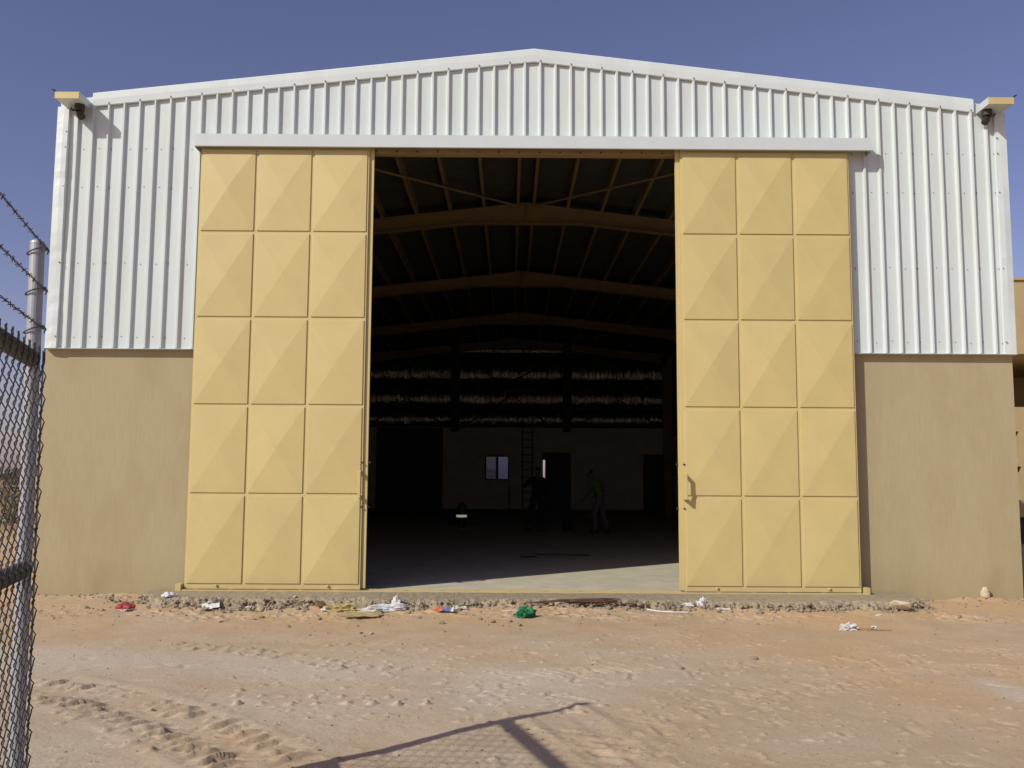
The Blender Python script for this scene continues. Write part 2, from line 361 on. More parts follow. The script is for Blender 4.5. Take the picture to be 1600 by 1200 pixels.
# dirt banked against the walls and the apron
side = ((GX < -4.45) | (GX > 4.95))
H += np.where(side, 0.045*np.exp(-np.maximum(-0.05-GY, 0)/0.45), 0.058*np.exp(-np.maximum(-0.98-GY, 0)/0.26)*np.clip(1.0+2.4*fbm(GX, GY, 1.6, 4, 235),   .2, 1.05))*(0.8+0.9*fbm(GX, GY, 3.0, 3, 230))
inside = (GX > XL+0.1) & (GX < XR-0.1) & (GY > 0.1) & (GY < BK-0.1)
apr = (GX > -4.3) & (GX < 4.8) & (GY > -0.85) & (GY <= 0.1)
H = np.where(inside | apr, -0.06, H)
nx_, ny_ = H.shape
co = np.empty((nx_*ny_, 3), np.float32); co[:, 0] = GX.ravel(); co[:, 1] = GY.ravel(); co[:, 2] = H.ravel()
ii = (np.arange(nx_-1)[:, None]*ny_ + np.arange(ny_-1)[None, :]).ravel()
fa = np.stack([ii, ii+ny_, ii+ny_+1, ii+1], 1).astype(np.int32)
me = bpy.data.meshes.new('ground'); me.vertices.add(len(co)); me.vertices.foreach_set('co', co.ravel())
me.loops.add(fa.size); me.loops.foreach_set('vertex_index', fa.ravel())
me.polygons.add(len(fa)); me.polygons.foreach_set('loop_start', np.arange(0, fa.size, 4, dtype=np.int32))
me.polygons.foreach_set('use_smooth', np.ones(len(fa), bool))
me.update(calc_edges=True)
for nm, arr in (('dust', dust), ('orange', orange), ('drop_shade', drop_shade)):
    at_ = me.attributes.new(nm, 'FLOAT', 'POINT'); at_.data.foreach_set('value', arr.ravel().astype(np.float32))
def ground_mat():
    m = bpy.data.materials.new('sandy_earth'); m.use_nodes = True; n = m.node_tree.nodes; l = m.node_tree.links; p = n['Principled BSDF']
    p.inputs['Roughness'].default_value = 1.0; p.inputs['Specular IOR Level'].default_value = 0.1
    tc = n.new('ShaderNodeTexCoord')
    def nz(sc, det, rg=0.6):
        q = n.new('ShaderNodeTexNoise'); q.inputs['Scale'].default_value = sc; q.inputs['Detail'].default_value = det; q.inputs['Roughness'].default_value = rg
        l.new(tc.outputs['Object'], q.inputs['Vector']); return q.outputs[0]
    def mix(fac, a, b, bt='MIX'):
        q = n.new('ShaderNodeMix'); q.data_type = 'RGBA'; q.blend_type = bt
        (l.new(fac, q.inputs[0]) if not isinstance(fac, float) else setattr(q.inputs[0], 'default_value', fac))
        for i, c in ((6, a), (7, b)):
            (setattr(q.inputs[i], 'default_value', (*c, 1)) if isinstance(c, tuple) else l.new(c, q.inputs[i]))
        return q.outputs[2]
    def attr(nm):
        q = n.new('ShaderNodeAttribute'); q.attribute_name = nm; return q.outputs['Fac']
    def rng(s, a, b, c=0.0, d=1.0):
        q = n.new('ShaderNodeMapRange'); q.inputs[1].default_value = a; q.inputs[2].default_value = b; q.inputs[3].default_value = c; q.inputs[4].default_value = d
        l.new(s, q.inputs[0]); return q.outputs[0]
    base = mix(rng(nz(2.2, 6), .35, .65), (0.45,0.328,0.20), (0.515,0.392,0.26))
    base = mix(attr('orange'), base, (0.525,0.355,0.195))
    base = mix(attr('dust'), base, (0.525,0.445,0.345))
    base = mix(rng(attr('drop_shade'), 0.1, 1.0, 0.0, .5), base, (0.22,0.145,0.08))  # dark shade beside lug blocks and clods, painted into the earth colour
    base = mix(rng(nz(28, 5, .7), .4, .75, 0, .5), base, (0.36,0.25,0.155))
    base = mix(rng(nz(95, 3, .7), .60, .78, 0, .55), base, (0.54,0.45,0.34))
    base = mix(rng(nz(150, 2, .6), .66, .74, 0, .6), base, (0.20,0.14,0.095))
    l.new(base, p.inputs['Base Color'])
    b1 = n.new('ShaderNodeBump'); b1.inputs['Strength'].default_value = 0.65; b1.inputs['Distance'].default_value = 0.012
    l.new(nz(45, 6, .7), b1.inputs['Height'])
    l.new(b1.outputs[0], p.inputs['Normal'])
    return m
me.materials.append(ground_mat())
go = bpy.data.objects.new('ground', me); COL.objects.link(go)
tag(go, 'sandy orange earth with tractor tyre prints in front of the shed', 'ground', kind='structure')
def gz(x, y):
    i = min(max(np.searchsorted(gx, x), 0), nx_-1); j = min(max(np.searchsorted(gy, y), 0), ny_-1); return float(H[i, j])

# ------------------------------------------------------------------ concrete floor and rough apron
b = MB(); b.box(XL+0.16, XR-0.16, 0.215, BK-0.05, -0.05, FL); b.box(JL+.001, JR-.001, -0.02, 0.2149, -0.05, FL)
fo = b.build('floor', M['slab']); tag(fo, 'pale grey concrete floor inside the shed', 'floor', kind='structure')
# apron: a broken-edged concrete strip in front of the doors
n1, n2 = 420, 16; ax = np.linspace(-4.62, 5.22, n1); vs = []; fs = []
rk = np.random.default_rng(5)
edge = -1.02 + 0.15*fbm(ax, ax*0+3.3, 2.2, 5, 300, .6) + 0.05*fbm(ax, ax*0+8.3, 9.0, 3, 310, .6) + 0.05*np.sin(ax*1.3)
edge = np.where(ax < -4.2, edge + (-4.2-ax)*0.8, edge); edge = np.where(ax > 4.7, edge + (ax-4.7)*0.75, edge)
prof = [(0.0, 0.0), (0.35, 0.0), (0.6, -0.002), (0.75, -0.004), (0.84, -.008), (0.89, -0.014), (0.92, -.022), (0.945, -0.034), (0.96, -.05), (0.975, -0.07), (0.985, -.085), (0.995, -0.10), (1.0, -.115), (1.01, -0.13), (1.02, -.145), (1.03, -0.19)]
for i, x in enumerate(ax):
    for j, (t, dz) in enumerate(prof):
        y = -0.03 + (edge[i]+0.03)*t; amp = 0.0 if t < 0.3 else (0.010 if t < .8 else 0.045)
        nn = mnoise.fractal(Vector((x*9, y*9, dz*14)), 0.7, 2.1, 4)
        n3 = mnoise.noise(Vector((x*3.1, y*3, 7)))
        vs.append((x, y - amp*nn*0.7, 0.118 + dz + amp*nn*0.55 + (0.02*n3 if t > .8 else 0)))
for i in range(n1-1):
    for j in range(n2-1): fs.append((i*n2+j, (i+1)*n2+j, (i+1)*n2+j+1, i*n2+j+1))
b = MB(); b.add(vs, fs); ap = b.build('concrete_apron', M['kerb'], fix=False)
tag(ap, 'broken-edged concrete strip along the foot of the sliding doors', 'concrete strip', kind='structure')

# rubble along the broken edge and loose grit: nobody could count it
def pebble(mb, c, r, seed, flat=0.7):
    rr = random.Random(seed); bm = bmesh.new(); bmesh.ops.create_icosphere(bm, subdivisions=1, radius=1)
    ro = Matrix.Rotation(rr.uniform(0, 6.28), 3, 'Z') @ Matrix.Rotation(rr.uniform(-.5, .5), 3, 'X'); sc = (rr.uniform(.7, 1.4), rr.uniform(.7, 1.2), flat*rr.uniform(.7, 1.2))
    vs = []
    for v in bm.verts:
        p = v.co * rr.uniform(.72, 1.18); p = Vector((p.x*sc[0], p.y*sc[1], p.z*sc[2])); vs.append(ro @ p * r + Vector(c))
    fs = [tuple(v.index for v in f.verts) for f in bm.faces]; bm.free(); mb.add(vs, fs)
b = MB()
for k in range(1500):
    x = random.uniform(-5.0, 5.3); e = float(np.interp(x, ax, edge)); y = e - abs(random.gauss(0, .10)) + 0.05; r = min(abs(random.gauss(.010, .012))+.005, .045)
    clump = mnoise.noise(Vector((x*1.3, 2.2, 0)))
    if clump < random.uniform(-.5, .35): continue
    z = (gz(x, y) if y < e-0.01 else random.uniform(0.03, 0.10)); pebble(b, (x, y, z + r*0.3), r, k)
for k in range(420):
    x = random.uniform(-6.4, 6.9); y = -1.0 - abs(random.gauss(0, .8)); r = min(abs(random.gauss(.006, .006))+.004, .02); pebble(b, (x, y, gz(x, y)+r*0.2), r, 5000+k)
for k in range(800):
    c = gnd(random.uniform(30, 1600), random.uniform(960, 1200)); r = random.uniform(.003, .006) if random.random() < .8 else random.uniform(.006, .012); pebble(b, (c.x, c.y, gz(c.x, c.y)+r*0.2), r, 9000+k)
for k in range(160):
    x = random.choice((random.uniform(-6.3, -4.5), random.uniform(5.1, 6.9))); y = -abs(random.gauss(.05, .3)); r = random.uniform(.006, .02); pebble(b, (x, y, gz(x, y)+r*0.2), r, 12000+k)
ru = b.build('rubble', M['ribstone'], fix=False); tag(ru, 'grey concrete rubble and grit strewn along the broken apron edge', 'rubble', kind='stuff')

# ------------------------------------------------------------------ the shed
SHED = thing('warehouse', 'white ribbed metal shed over tan stucco walls with tall cream doors slid open', 'warehouse', (XC, 0, 0))
INV = Matrix.Translation((-XC, 0, 0))
class PB(MB):
    """builder whose coordinates are world metres; parts hang under the shed's empty"""
    def build(s, name, mat_, parent=None, **k):
        o = MB.build(s, name, mat_, None, **k)
        p = parent or SHED; o.parent = p
        o.matrix_parent_inverse = Matrix.Identity(4)
        base = p.matrix_world.copy() if False else Matrix.Translation(worldloc(p))
        o.location = -base.translation
        return o
def worldloc(o):
    v = Vector(o.location)
    while o.parent: o = o.parent; v += Vector(o.location)
    return v

# ribbed gable sheeting, screws set into it
PIT = 0.2125; RB, RT, RH = 0.054, 0.022, 0.041
x0c, x1c = -6.232, 6.807
prof = []; xr0 = at(844, 170, -0.05).x
k0 = math.floor((x0c - xr0)/PIT); xs = [(x0c, 0.0)]
ribs = []
for k in range(k0-1, k0+70):
    c = xr0 + k*PIT
    if c - RB < x0c + 0.02 or c + RB > x1c - 0.02: continue
    ribs.append(c); xs += [(c-RB/2, 0), (c-RT/2, RH), (c+RT/2, RH), (c+RB/2, 0)]
xs.append((x1c, 0))
YF = -0.055
def zbot(x): return ZH + 0.02 if JL < x < JR else ZC
b = PB()
pts = []
for (xa, da), (xb, db) in zip(xs[:-1], xs[1:]):
    cuts = [xa] + [q for q in (JL, JR, XC) if xa < q < xb] + [xb]
    for u, v in zip(cuts[:-1], cuts[1:]):
        f = lambda q: YF - (da + (db-da)*(q-xa)/(xb-xa))
        mid = (u+v)/2; zb_ = zbot(mid); N = 6
        for q in range(N):
            zs = [(zb_ + (roofz(xx)-0.03-zb_)*(q+e)/N) for xx, e in ((u,0),(v,0),(v,1),(u,1))]
            b.add([(u, f(u), zs[0]), (v, f(v), zs[1]), (v, f(v), zs[2]), (u, f(u), zs[3])], [(0,1,2,3)])
b.mi = 1
for zrow in (3.46, 4.47, 5.53, 6.08):
    for c in ribs:
        for dx in ((PIT/2-.012,) if int((c-xr0)/PIT+200.5) % 4 else (PIT/2-.06, .05)):
            x = c+dx
            if x > x1c-.05 or (JL-2.2 < x < JR+2.2 and zrow > 6.03) or (JL < x < JR): continue
            z = zrow + random.uniform(-.015, .015); r = 0.0075
            vs = [(x+r*math.cos(t*math.pi/4), YF-.002, z+r*math.sin(t*math.pi/4)) for t in range(8)] + [(x+.6*r*math.cos(t*math.pi/4), YF-.008, z+.6*r*math.sin(t*math.pi/4)) for t in range(8)]
            b.add(vs, [(t, (t+1) % 8, 8+(t+1) % 8, 8+t) for t in range(8)] + [tuple(range(8, 16))])
b.mi = 0
for i in range(len(xs)-1):                       # turned lip at the foot
    pass
b.build('gable_cladding', [M['clad'], M['screw']], fix=False)
# drip flashing at the foot of the sheets
for (a, c) in ((x0c-.03, JL-0.02), (JR+0.02, x1c+.03)):
    b = PB(); b.box(a, c, -0.052, 0.0, ZC-0.012, ZC+0.0); b.box(a, c, -0.098, -0.052, ZC-0.008, ZC-0.004); b.build('drip_flashing', M['flash'])
# verge trim along the rake, two lengths meeting at the ridge
def rake(s):
    b = PB(); xe = at(145, 160, -.1).x if s < 0 else at(1521, 170, -.1).x
    n = 24; xs_ = np.linspace(xe, XC, n) if s < 0 else np.linspace(XC, xe, n)
    vs = []
    rr = random.Random(4+s)
    for x in xs_:
        zt = roofz(x); wob = rr.uniform(-.004, .004)
        for (dy, dz) in ((0.30, 0.008), (-0.098, 0.008), (-0.104+wob, -0.004), (-0.106+wob, -0.09), (-0.100+wob*0.5, -0.178), (-0.078, -0.186), (-0.076, -0.10), (0.30, -0.012)): vs.append((x, dy, zt+dz))
    fs = [(i*8+k, (i+1)*8+k, (i+1)*8+(k+1) % 8, i*8+(k+1) % 8) for i in range(n-1) for k in range(8)] + [tuple(range(8)), tuple((n-1)*8+k for k in range(7, -1, -1))]
    b.add(vs, fs); b.mi = 1
    for c in ribs[::2]:
        if min(xs_) < c < max(xs_): b.box(c-.007, c+.007, -0.112, -0.1, roofz(c)-.165, roofz(c)-.15)
    b.build('verge_trim', [M['flash'], M['screw']])
rake(-1); rake(1)
# corner flashings, a little dented
for s, xa in ((-1, x0c-.03), (1, x1c+.03)):
    b = PB(); n = 34; vs = []; zt = roofz(xa)-0.13
    rr = random.Random(9+s)
    w_ = [rr.uniform(-.008, .008) for _ in range(n)]
    for i in range(n):
        z = ZC-.006 + (zt-ZC)*i/(n-1); d = 0.010*math.sin(z*2.1+s) + w_[i]*.45
        for (u, dy) in ((0, 0.20), (0, -0.075), (0.012, -0.098+d*.3), (0.10, -0.106+d), (0.168, -0.104+d), (0.172, -0.060), (0.165, -0.06), (0.02, -0.07), (0.006, 0.20)): vs.append((xa - s*u, dy, z))
    m_ = 9
    fs = [(i*m_+k, (i+1)*m_+k, (i+1)*m_+(k+1) % m_, i*m_+(k+1) % m_) for i in range(n-1) for k in range(m_)] + [tuple(range(m_)), tuple((n-1)*m_+k for k in range(m_))]
    b.add(vs, fs); b.mi = 1
    for z in (3.46, 4.47, 5.53, 6.08, 6.3): b.box(xa-s*.15-.006, xa-s*.15+.006, -0.118, -0.095, z-.006, z+.006)
    b.build('corner_flashing', [M['flash'], M['screw']], smooth=False)

# front block walls
for a, c in ((XL, JL), (JR, XR)):
    b = PB(); b.box(a, c, 0.0, 0.22, -0.10, ZC-0.014); b.build('block_wall', M['stucco'])
# side walls: block below, sheet above with insulation inside
for s, xa in ((1, XL), (-1, XR)):
    b = PB(); b.box(min(xa, xa+s*.2), max(xa, xa+s*.2), 0.223, BK, -0.1, ZC-.014); b.build('side_wall', M['inwall'])
    zt = roofz(xa)-.03
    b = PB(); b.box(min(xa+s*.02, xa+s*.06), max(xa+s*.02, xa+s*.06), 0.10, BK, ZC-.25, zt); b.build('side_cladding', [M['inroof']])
# inner lining of the gable front
b = PB(); b.prism([(XL+.07, ZC-.01), (JL, ZC-.01), (JL, ZH+.03), (XC, ZH+.03), (XC, roofz(XC)-.06), (XL+.07, roofz(XL+.07)-.06)], -0.02, 0.02)
b.prism([(XR-.07, ZC-.01), (JR, ZC-.01), (JR, ZH+.03), (XC+.001, ZH+.03), (XC+.001, roofz(XC)-.06), (XR-.07, roofz(XR-.07)-.06)], -0.02, 0.02)
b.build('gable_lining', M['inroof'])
# roof: two sheeted slopes with an insulated underside
for s in (-1, 1):
    xe = XL-.1 if s < 0 else XR+.1
    b = PB(); vs = [(xe, 0.32, roofz(xe)), (XC, 0.32, ZR), (XC, BK+.3, ZR), (xe, BK+.3, roofz(xe))]
    b.add(vs, [(0,1,2,3)]); b.add([(x, y, z-.012) for x, y, z in vs], [(3,2,1,0)])
    b.mi = 1; N = 60
    v2 = []
    for j in range(N+1):
        y = 0.03 + (BK-.03)*j/N
        for i in range(25):
            x = xe + s*-.12 + (XC-(xe+s*-.12))*i/24; v2.append((x, y, roofz(x)-.06+.012*mnoise.noise(Vector((x*3, y*1.5, 0)))))
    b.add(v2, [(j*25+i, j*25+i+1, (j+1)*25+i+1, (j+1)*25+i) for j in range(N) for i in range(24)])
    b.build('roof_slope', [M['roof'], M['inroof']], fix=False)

# portal frames, purlins, bracing
FY = [6.4, 12.8, 19.2, 25.2]
def iprof(d, w_, tf, tw):
    return [(-w_/2,-d/2),(w_/2,-d/2),(w_/2,-d/2+tf),(tw/2,-d/2+tf),(tw/2,d/2-tf),(w_/2,d/2-tf),(w_/2,d/2),(-w_/2,d/2),(-w_/2,d/2-tf),(-tw/2,d/2-tf),(-tw/2,-d/2+tf),(-w_/2,-d/2+tf)]
def ibeam(mb, a, c, d0, d1, w_=0.17, up=(0,0,1)):
    a = Vector(a); c = Vector(c); t = (c-a).normalized(); r = t.cross(Vector(up)).normalized(); u = r.cross(t)
    vs = [a + r*p + u*(q - 0) for p, q in iprof(d0, w_, .014, .012)] + [c + r*p + u*q for p, q in iprof(d1, w_, .014, .012)]
    n = 12; mb.add(vs, [tuple(range(n)), tuple(range(2*n-1, n-1, -1))] + [(i, (i+1) % n, n+(i+1) % n, n+i) for i in range(n)])
PUR = 0.20                                       # purlin depth under the lining
for y in [0.30] + FY:
    fr = empty('portal_frame', (0, y, 0), parent=SHED)
    for s in (-1, 1):
        xo = XL+.42 if s < 0 else XR-.42
        topc = lambda x: roofz(x) - .06 - PUR
        b = PB(); ibeam(b, (xo, y, FL), (xo, y, topc(xo)-.02), .30, .42, up=(1,0,0)); b.build('column', M['steel'], fr)
        b = PB()
        ibeam(b, (xo, y, topc(xo)-.16), (xo-s*1.3, y, topc(xo-s*1.3)-.155), .5, .30); ibeam(b, (xo-s*1.3, y, topc(xo-s*1.3)-.155), (XC+s*1.15, y, topc(XC+s*1.15)-.155), .30, .30)
        b2x = XC+s*1.15
        n = 12
        a_ = Vector((b2x, y, topc(b2x)-.155)); c_ = Vector((XC+s*.012, y, topc(XC)-.215)); ibeam(b, a_, c_, .30, .44)
        b.box(XC+s*.002 if s > 0 else XC-.014, XC+.014 if s > 0 else XC-.002, y-.1, y+.1, topc(XC)-.44, topc(XC)+.0)
        b.build('rafter', M['steel'], fr)
for s in (-1, 1):
    for k in range(10):
        xo = XC + s*(.14 + .70*k)
        if xo < XL+.2 or xo > XR-.2: continue
        zt = roofz(xo) - .075
        b = PB(); b.box(xo-.004, xo+.004, .12, BK-.05, zt-PUR, zt); b.box(xo-.004 if s > 0 else xo-.055, xo+.055 if s > 0 else xo+.004, .12, BK-.05, zt-PUR-.003, zt-PUR+.001)
        b.build('purlin', M['steel'])
for s in (-1, 1):
    for (ya, yb) in ((6.4, 0.35), (25.0, 19.3)):
        b = PB(); xe = XC + s*4.9
        b.tube([(XC+s*.12, ya-.15, ZR-.06-PUR-.10), (xe, yb, roofz(xe)-.06-PUR-.10)], .022, 6); b.build('roof_brace', M['steel'])
# head of the door opening
b = PB(); b.box(JL-.02, JR+.02, -0.0575, 0.02, ZH-.05, ZH+.0); b.box(JL-.02, JR+.02, -0.108, -.105, ZH-.045, ZH+.10); b.box(JL-.02, JR+.02, -0.105, -.058, ZH-.045, ZH-.04)
b.mi = 1
for k in range(16):
    x = JL+.25+k*.28; b.tube([(x, -.118, ZH-.02), (x, -.109, ZH-.02)], .012, 6)
b.build('door_head_beam', [M['steel'], M['darksteel']])
for xa in (JL, JR):
    b = PB(); s = -1 if xa == JL else 1
    b.box(min(xa, xa+s*.012), max(xa, xa+s*.012), 0.001, .20, FL, ZH-.06); b.build('door_jamb', M['steel'])

# gutters with boxed outlet ends
for s in (-1, 1):
    p0 = at(87, 144, -.42) if s < 0 else at(1583, 153, -.42); p1 = at(123, 153, -.42) if s < 0 else at(1545, 163, -.42)
    xa, xb = sorted((p0.x, p1.x)); zt = max(p0.z, p1.z); zb_ = zt-.085
    zi = zt
    gt = empty('gutter', (0, 0, 0), parent=SHED)
    xin = xb if s < 0 else xa; xout = xa if s < 0 else xb; t = .012
    b = PB()
    b.prism([(xin, zb_), (xin, zi+.012), (xin+s*t, zi+.012), (xin+s*t, zb_+t), (xout-s*t, zb_+t), (xout-s*t, zt+.01), (xout, zt+.01), (xout, zb_)], -.417, 3.0)
    b.build('gutter_trough', M['track'], gt)
    b = PB(); b.box(xa-.004, xb+.004, -.432, -.419, zb_-.004, zt+.002); b.build('end_cap', M['cream'], gt)
    b = PB(); xm = xin + s*.085; b.lathe([(.062, zb_-.085), (.066, zb_-.08), (.066, zb_-.001)], 14, (xm, -.20)); 
    b.tube([(xm, -.20, zb_-.08), (xm, -.175, zb_-.12), (xm+s*.005, -.115, zb_-.145)], [.05, .05, .048], 10); b.tube([(xm+s*.03, -.2, zb_-.07), (xm+s*.11, -.17, zb_-.065), (xm+s*.15, -.12, zb_-.02)], .014, 6); b.build('outlet', M['darksteel'], gt, smooth=False)
    b = PB(); b.tube([(xout, -.40, zt+.005), (xout+s*.025, -.41, zt+.03), (xout+s*.05, -.41, zt+.042)], .012, 6); b.build('bracket', M['darksteel'], gt)

# door track cover
b = PB(); b.prism([(-4.289, 6.052), (4.892, 6.052), (4.892, 6.222), (-4.289, 6.222)], -.27, -.262)
b.box(-4.289, 4.892, -.262, -.057, 6.216, 6.222); b.box(-4.289, -4.283, -.262, -.057, 6.035, 6.216); b.box(4.886, 4.892, -.262, -.057, 6.035, 6.216)
b.box(-4.283, 4.886, -.262, -.245, 6.046, 6.052)
b.build('track_cover', M['track'])
b = PB(); b.box(-4.28, 4.88, -.19, -.06, 6.125, 6.20); b.build('door_track', M['steel'])
# guide rail on the sill
b = PB(); b.box(-4.26, 4.66, -.215, -.205, FL-.02, FL+.006); b.box(-4.26, 4.66, -.10, -.092, FL-.02, FL+.012)
for k in range(20):
    x = -4.1 + k*.455; b.box(x, x+.05, -.204, -.101, FL-.004, FL+.004)
for x in (-4.285, 4.665): b.box(x-.035, x+.035, -.225, -.085, FL-.02, FL+.075)
b.build('guide_rail', M['cream'])

# sliding doors: frame, fifteen pressed pyramid panels, closing strip, pull handle, pins
YD = -0.17
def sliding_door(xa, xb, inner):
    """leaf between xa and xb; inner = +1 when its closing edge is on the right"""
    d = empty('sliding_door', ((xa+xb)/2 - XC, YD, FL), parent=SHED)
    z0, z1 = FL+.009, 6.115
    b = PB(); b.box(xa, xb, YD, YD+.05, z0, z1)
    for x in (xa+.42, xb-.42): b.lathe([(.02, z0+.035), (.02, z0+.055)], 10, (x, YD-.008))
    b.build('door_frame', M['cream'], d, bevel=.003)
    sx = xb if inner > 0 else xa
    b = PB()
    if inner > 0: b.box(sx+.001, sx+.062, YD+.03, YD+.075, z0+.015, z1-.02)
    else: b.box(sx-.062, sx-.001, YD+.03, YD+.075, z0+.015, z1-.02)
    b.build('closing_strip', M['cream'], d, bevel=.003)
    ml, gap = .028, .045
    pw = (xb-xa-2*ml-2*gap)/3; zb0, zt0 = z0+.075, 6.035; ph = (zt0-zb0-4*gap)/5
    for r in range(5):
        for c in range(3):
            px = xa+ml+c*(pw+gap); pz = zb0+r*(ph+gap); rr = random.Random(r*7+c+(50 if inner > 0 else 90))
            b = PB(); lip = .014; e = .006; ap_ = .026*rr.uniform(.8, 1.2)
            cx, cz = px+pw/2+rr.uniform(-.01, .01), pz+ph/2+rr.uniform(-.015, .015)
            y1 = YD - lip
            N = 1
            vs = [(px, YD-.0005, pz), (px+pw, YD-.0005, pz), (px+pw, YD-.0005, pz+ph), (px, YD-.0005, pz+ph),
                  (px, y1, pz), (px+pw, y1, pz), (px+pw, y1, pz+ph), (px, y1, pz+ph),
                  (px+e, y1-.001, pz+e), (px+pw-e, y1-.001, pz+e), (px+pw-e, y1-.001, pz+ph-e), (px+e, y1-.001, pz+ph-e), (cx, y1-ap_, cz)]
            fs = [(i, (i+1) % 4, 4+(i+1) % 4, 4+i) for i in range(4)] + [(4+i, 4+(i+1) % 4, 8+(i+1) % 4, 8+i) for i in range(4)] + [(8+i, 8+(i+1) % 4, 12) for i in range(4)]
            b.add(vs, fs); b.build('pressed_panel', M['cream'], d, fix=False)
    hx = (xb-.012) if inner > 0 else (xa+.02); zh = 1.50
    b = PB(); o_ = -.085
    b.bar((hx-.012, YD, zh+.16), (hx-.012, YD+o_-.02, zh+.15), .03, .045); b.bar((hx-.012, YD, zh-.16), (hx-.012, YD+o_-.02, zh-.15), .03, .045)
    b.box(hx-.03, hx+.006, YD+o_-.045, YD+o_-.015, zh-.17, zh+.17); b.build('handle', M['cream'], d, bevel=.004)
    for zz in (1.79, 1.21):
        b = PB(); xx = sx + (.062 if inner > 0 else -.062)
        b.tube([(xx-inner*.03, YD+.052, zz), (xx+inner*.03, YD+.052, zz)], .016, 8); b.tube([(xx-inner*.07, YD+.03, zz), (xx-inner*.07, YD-.015, zz)], .012, 8)
        b.build('locking_pin', M['darksteel'] , d)
    return d
sliding_door(-4.224, -1.932, 1)
sliding_door(2.303, 4.606, -1)

# ------------------------------------------------------------------ rear wall: block below, foil-lined sheeting above
ZB = 3.66
wx0, wx1, wz0, wz1 = at(758, 731, BK).x, at(795.5, 731, BK).x, at(776, 750, BK).z, at(776, 712, BK).z
dx0, dx1, dz1 = at(848, 760, BK).x, at(889, 760, BK).x, at(870, 709.5, BK).z
b = PB()
for a, c, z0_, z1_ in ((XL+.2, wx0, -.1, ZB), (wx0, wx1, -.1, wz0), (wx0, wx1, wz1, ZB), (wx1, dx0, -.1, ZB), (dx0, dx1, dz1, ZB), (dx1, XR-.2, -.1, ZB)):
    b.box(a, c, BK-.2, BK, z0_, z1_)
b.build('rear_wall', M['inwall'])
b = PB(); b.box(XL+.2, wx0, BK-.225, BK-.2005, FL, FL+.22); b.box(wx0, dx0-.02, BK-.225, BK-.2005, FL, FL+.22); b.box(dx1+.02, XR-.2, BK-.225, BK-.2005, FL, FL+.22)
b.build('skirting', M['browndoor'])
wn = empty('window', (0, BK-.1, 0), parent=SHED)
b = PB(); xm = (wx0+wx1)/2
for a, c, z0_, z1_ in ((wx0, wx1, wz0, wz0+.05), (wx0, wx1, wz1-.05, wz1), (wx0, wx0+.05, wz0+.05, wz1-.05), (wx1-.05, wx1, wz0+.05, wz1-.05), (xm-.05, xm+.05, wz0+.05, wz1-.05)): b.box(a, c, BK-.14, BK-.08, z0_, z1_)
b.build('frame', M['darksteel'], wn)
b = PB(); b.box(wx0+.05, xm-.05, BK-.105, BK-.10, wz0+.05, wz1-.05); b.build('pane', M['glassdark'], wn)
b = PB(); b.box(xm+.05, wx1-.05, BK-.125, BK-.12, wz0+.05, wz1-.05); b.build('pane', M['glass'], wn)
# plain door standing ajar, a slit of daylight at its edge
b = PB(); sl_ = .085
b.box(dx0+sl_, dx1+.06, BK-.26, BK-.201, FL+.003, dz1+.06)
b.box(dx0-.03, dx0+sl_-.002, BK-.26, BK-.201, dz1-.25, dz1+.06); b.box(dx0-.03, dx0+sl_-.002, BK-.26, BK-.201, FL+.003, 1.58)
dd_ = b.build('rear_door', M['browndoor'])
b = PB(); b.box(dx1-.16, dx1-.05, BK-.30, BK-.2605, 1.15, 1.19); b.build('handle', M['darksteel'], dd_)
ex0, ex1 = at(1004, 760, BK).x, at(1046, 760, BK).x
b = PB(); b.box(ex0, ex1, BK-.245, BK-.2005, FL+.01, dz1); dd_ = b.build('rear_door', M['browndoor'])
b = PB(); b.box(ex0+.05, ex0+.16, BK-.29, BK-.2455, 1.15, 1.19); b.build('handle', M['darksteel'], dd_)
sx0, sx1 = XL+.9, at(692, 740, BK).x
b = PB(); b.box(sx0, sx1, BK-.26, BK-.2005, FL+.02, ZB-.05)
for k in range(1, 17): b.box(sx0+.01, sx1-.01, BK-.272, BK-.2605, FL+.02+k*.2, FL+.05+k*.2)
b.build('roller_shutter', M['browndoor'])
# foil between girts
GZ = [ZB, 4.40, 5.42, 6.50, 7.25]
for a, c in zip(GZ[:-1], GZ[1:]):
    N, K = 340, 14; vs = []
    for i in range(N+1):
        x = XL+.2 + (XR-XL-.4)*i/N
        for k in range(K+1):
            t = k/K; z = a + (min(c, roofz(x)-.08)-a)*t
            sag = .13*math.sin(math.pi*min(1, t*1.0))*(1-.45*t) + (.05*mnoise.noise(Vector((x*3.2, 0, a))) + .05*mnoise.noise(Vector((x*7.5, z*.6, a))) + .028*mnoise.noise(Vector((x*17, z*.9, a))))*min(1, 4*t, 4-4*t)
            vs.append((x, BK-.05-sag, max(z, a)))
    b = PB(); b.add(vs, [(i*(K+1)+k, (i+1)*(K+1)+k, (i+1)*(K+1)+k+1, i*(K+1)+k+1) for i in range(N) for k in range(K)])
    b.build('foil_lining', M['foil'], smooth=True, fix=False)
b = PB(); b.prism([(XL+.01, ZB-.7), (XR-.01, ZB-.7), (XR-.01, roofz(XR-.2)-.02), (XC, ZR-.02), (XL+.01, roofz(XL+.2)-.02)], BK+.001, BK+.03); b.build('rear_cladding', M['inroof'])
for z in GZ[:-1]:
    b = PB(); b.box(XL+.4, XR-.4, BK-.35, BK-.20, z-.02, z+.17 if z > ZB else z+.03); b.build('girt', M['darksteel'])
for px in (712, 886):
    x = at(px, 620, BK-.4).x; b = PB(); ibeam(b, (x, BK-.45, ZB-.2), (x, BK-.45, roofz(x)-.3), .3, .3, .32, up=(0,1,0)); b.build('gable_post', M['darksteel'])
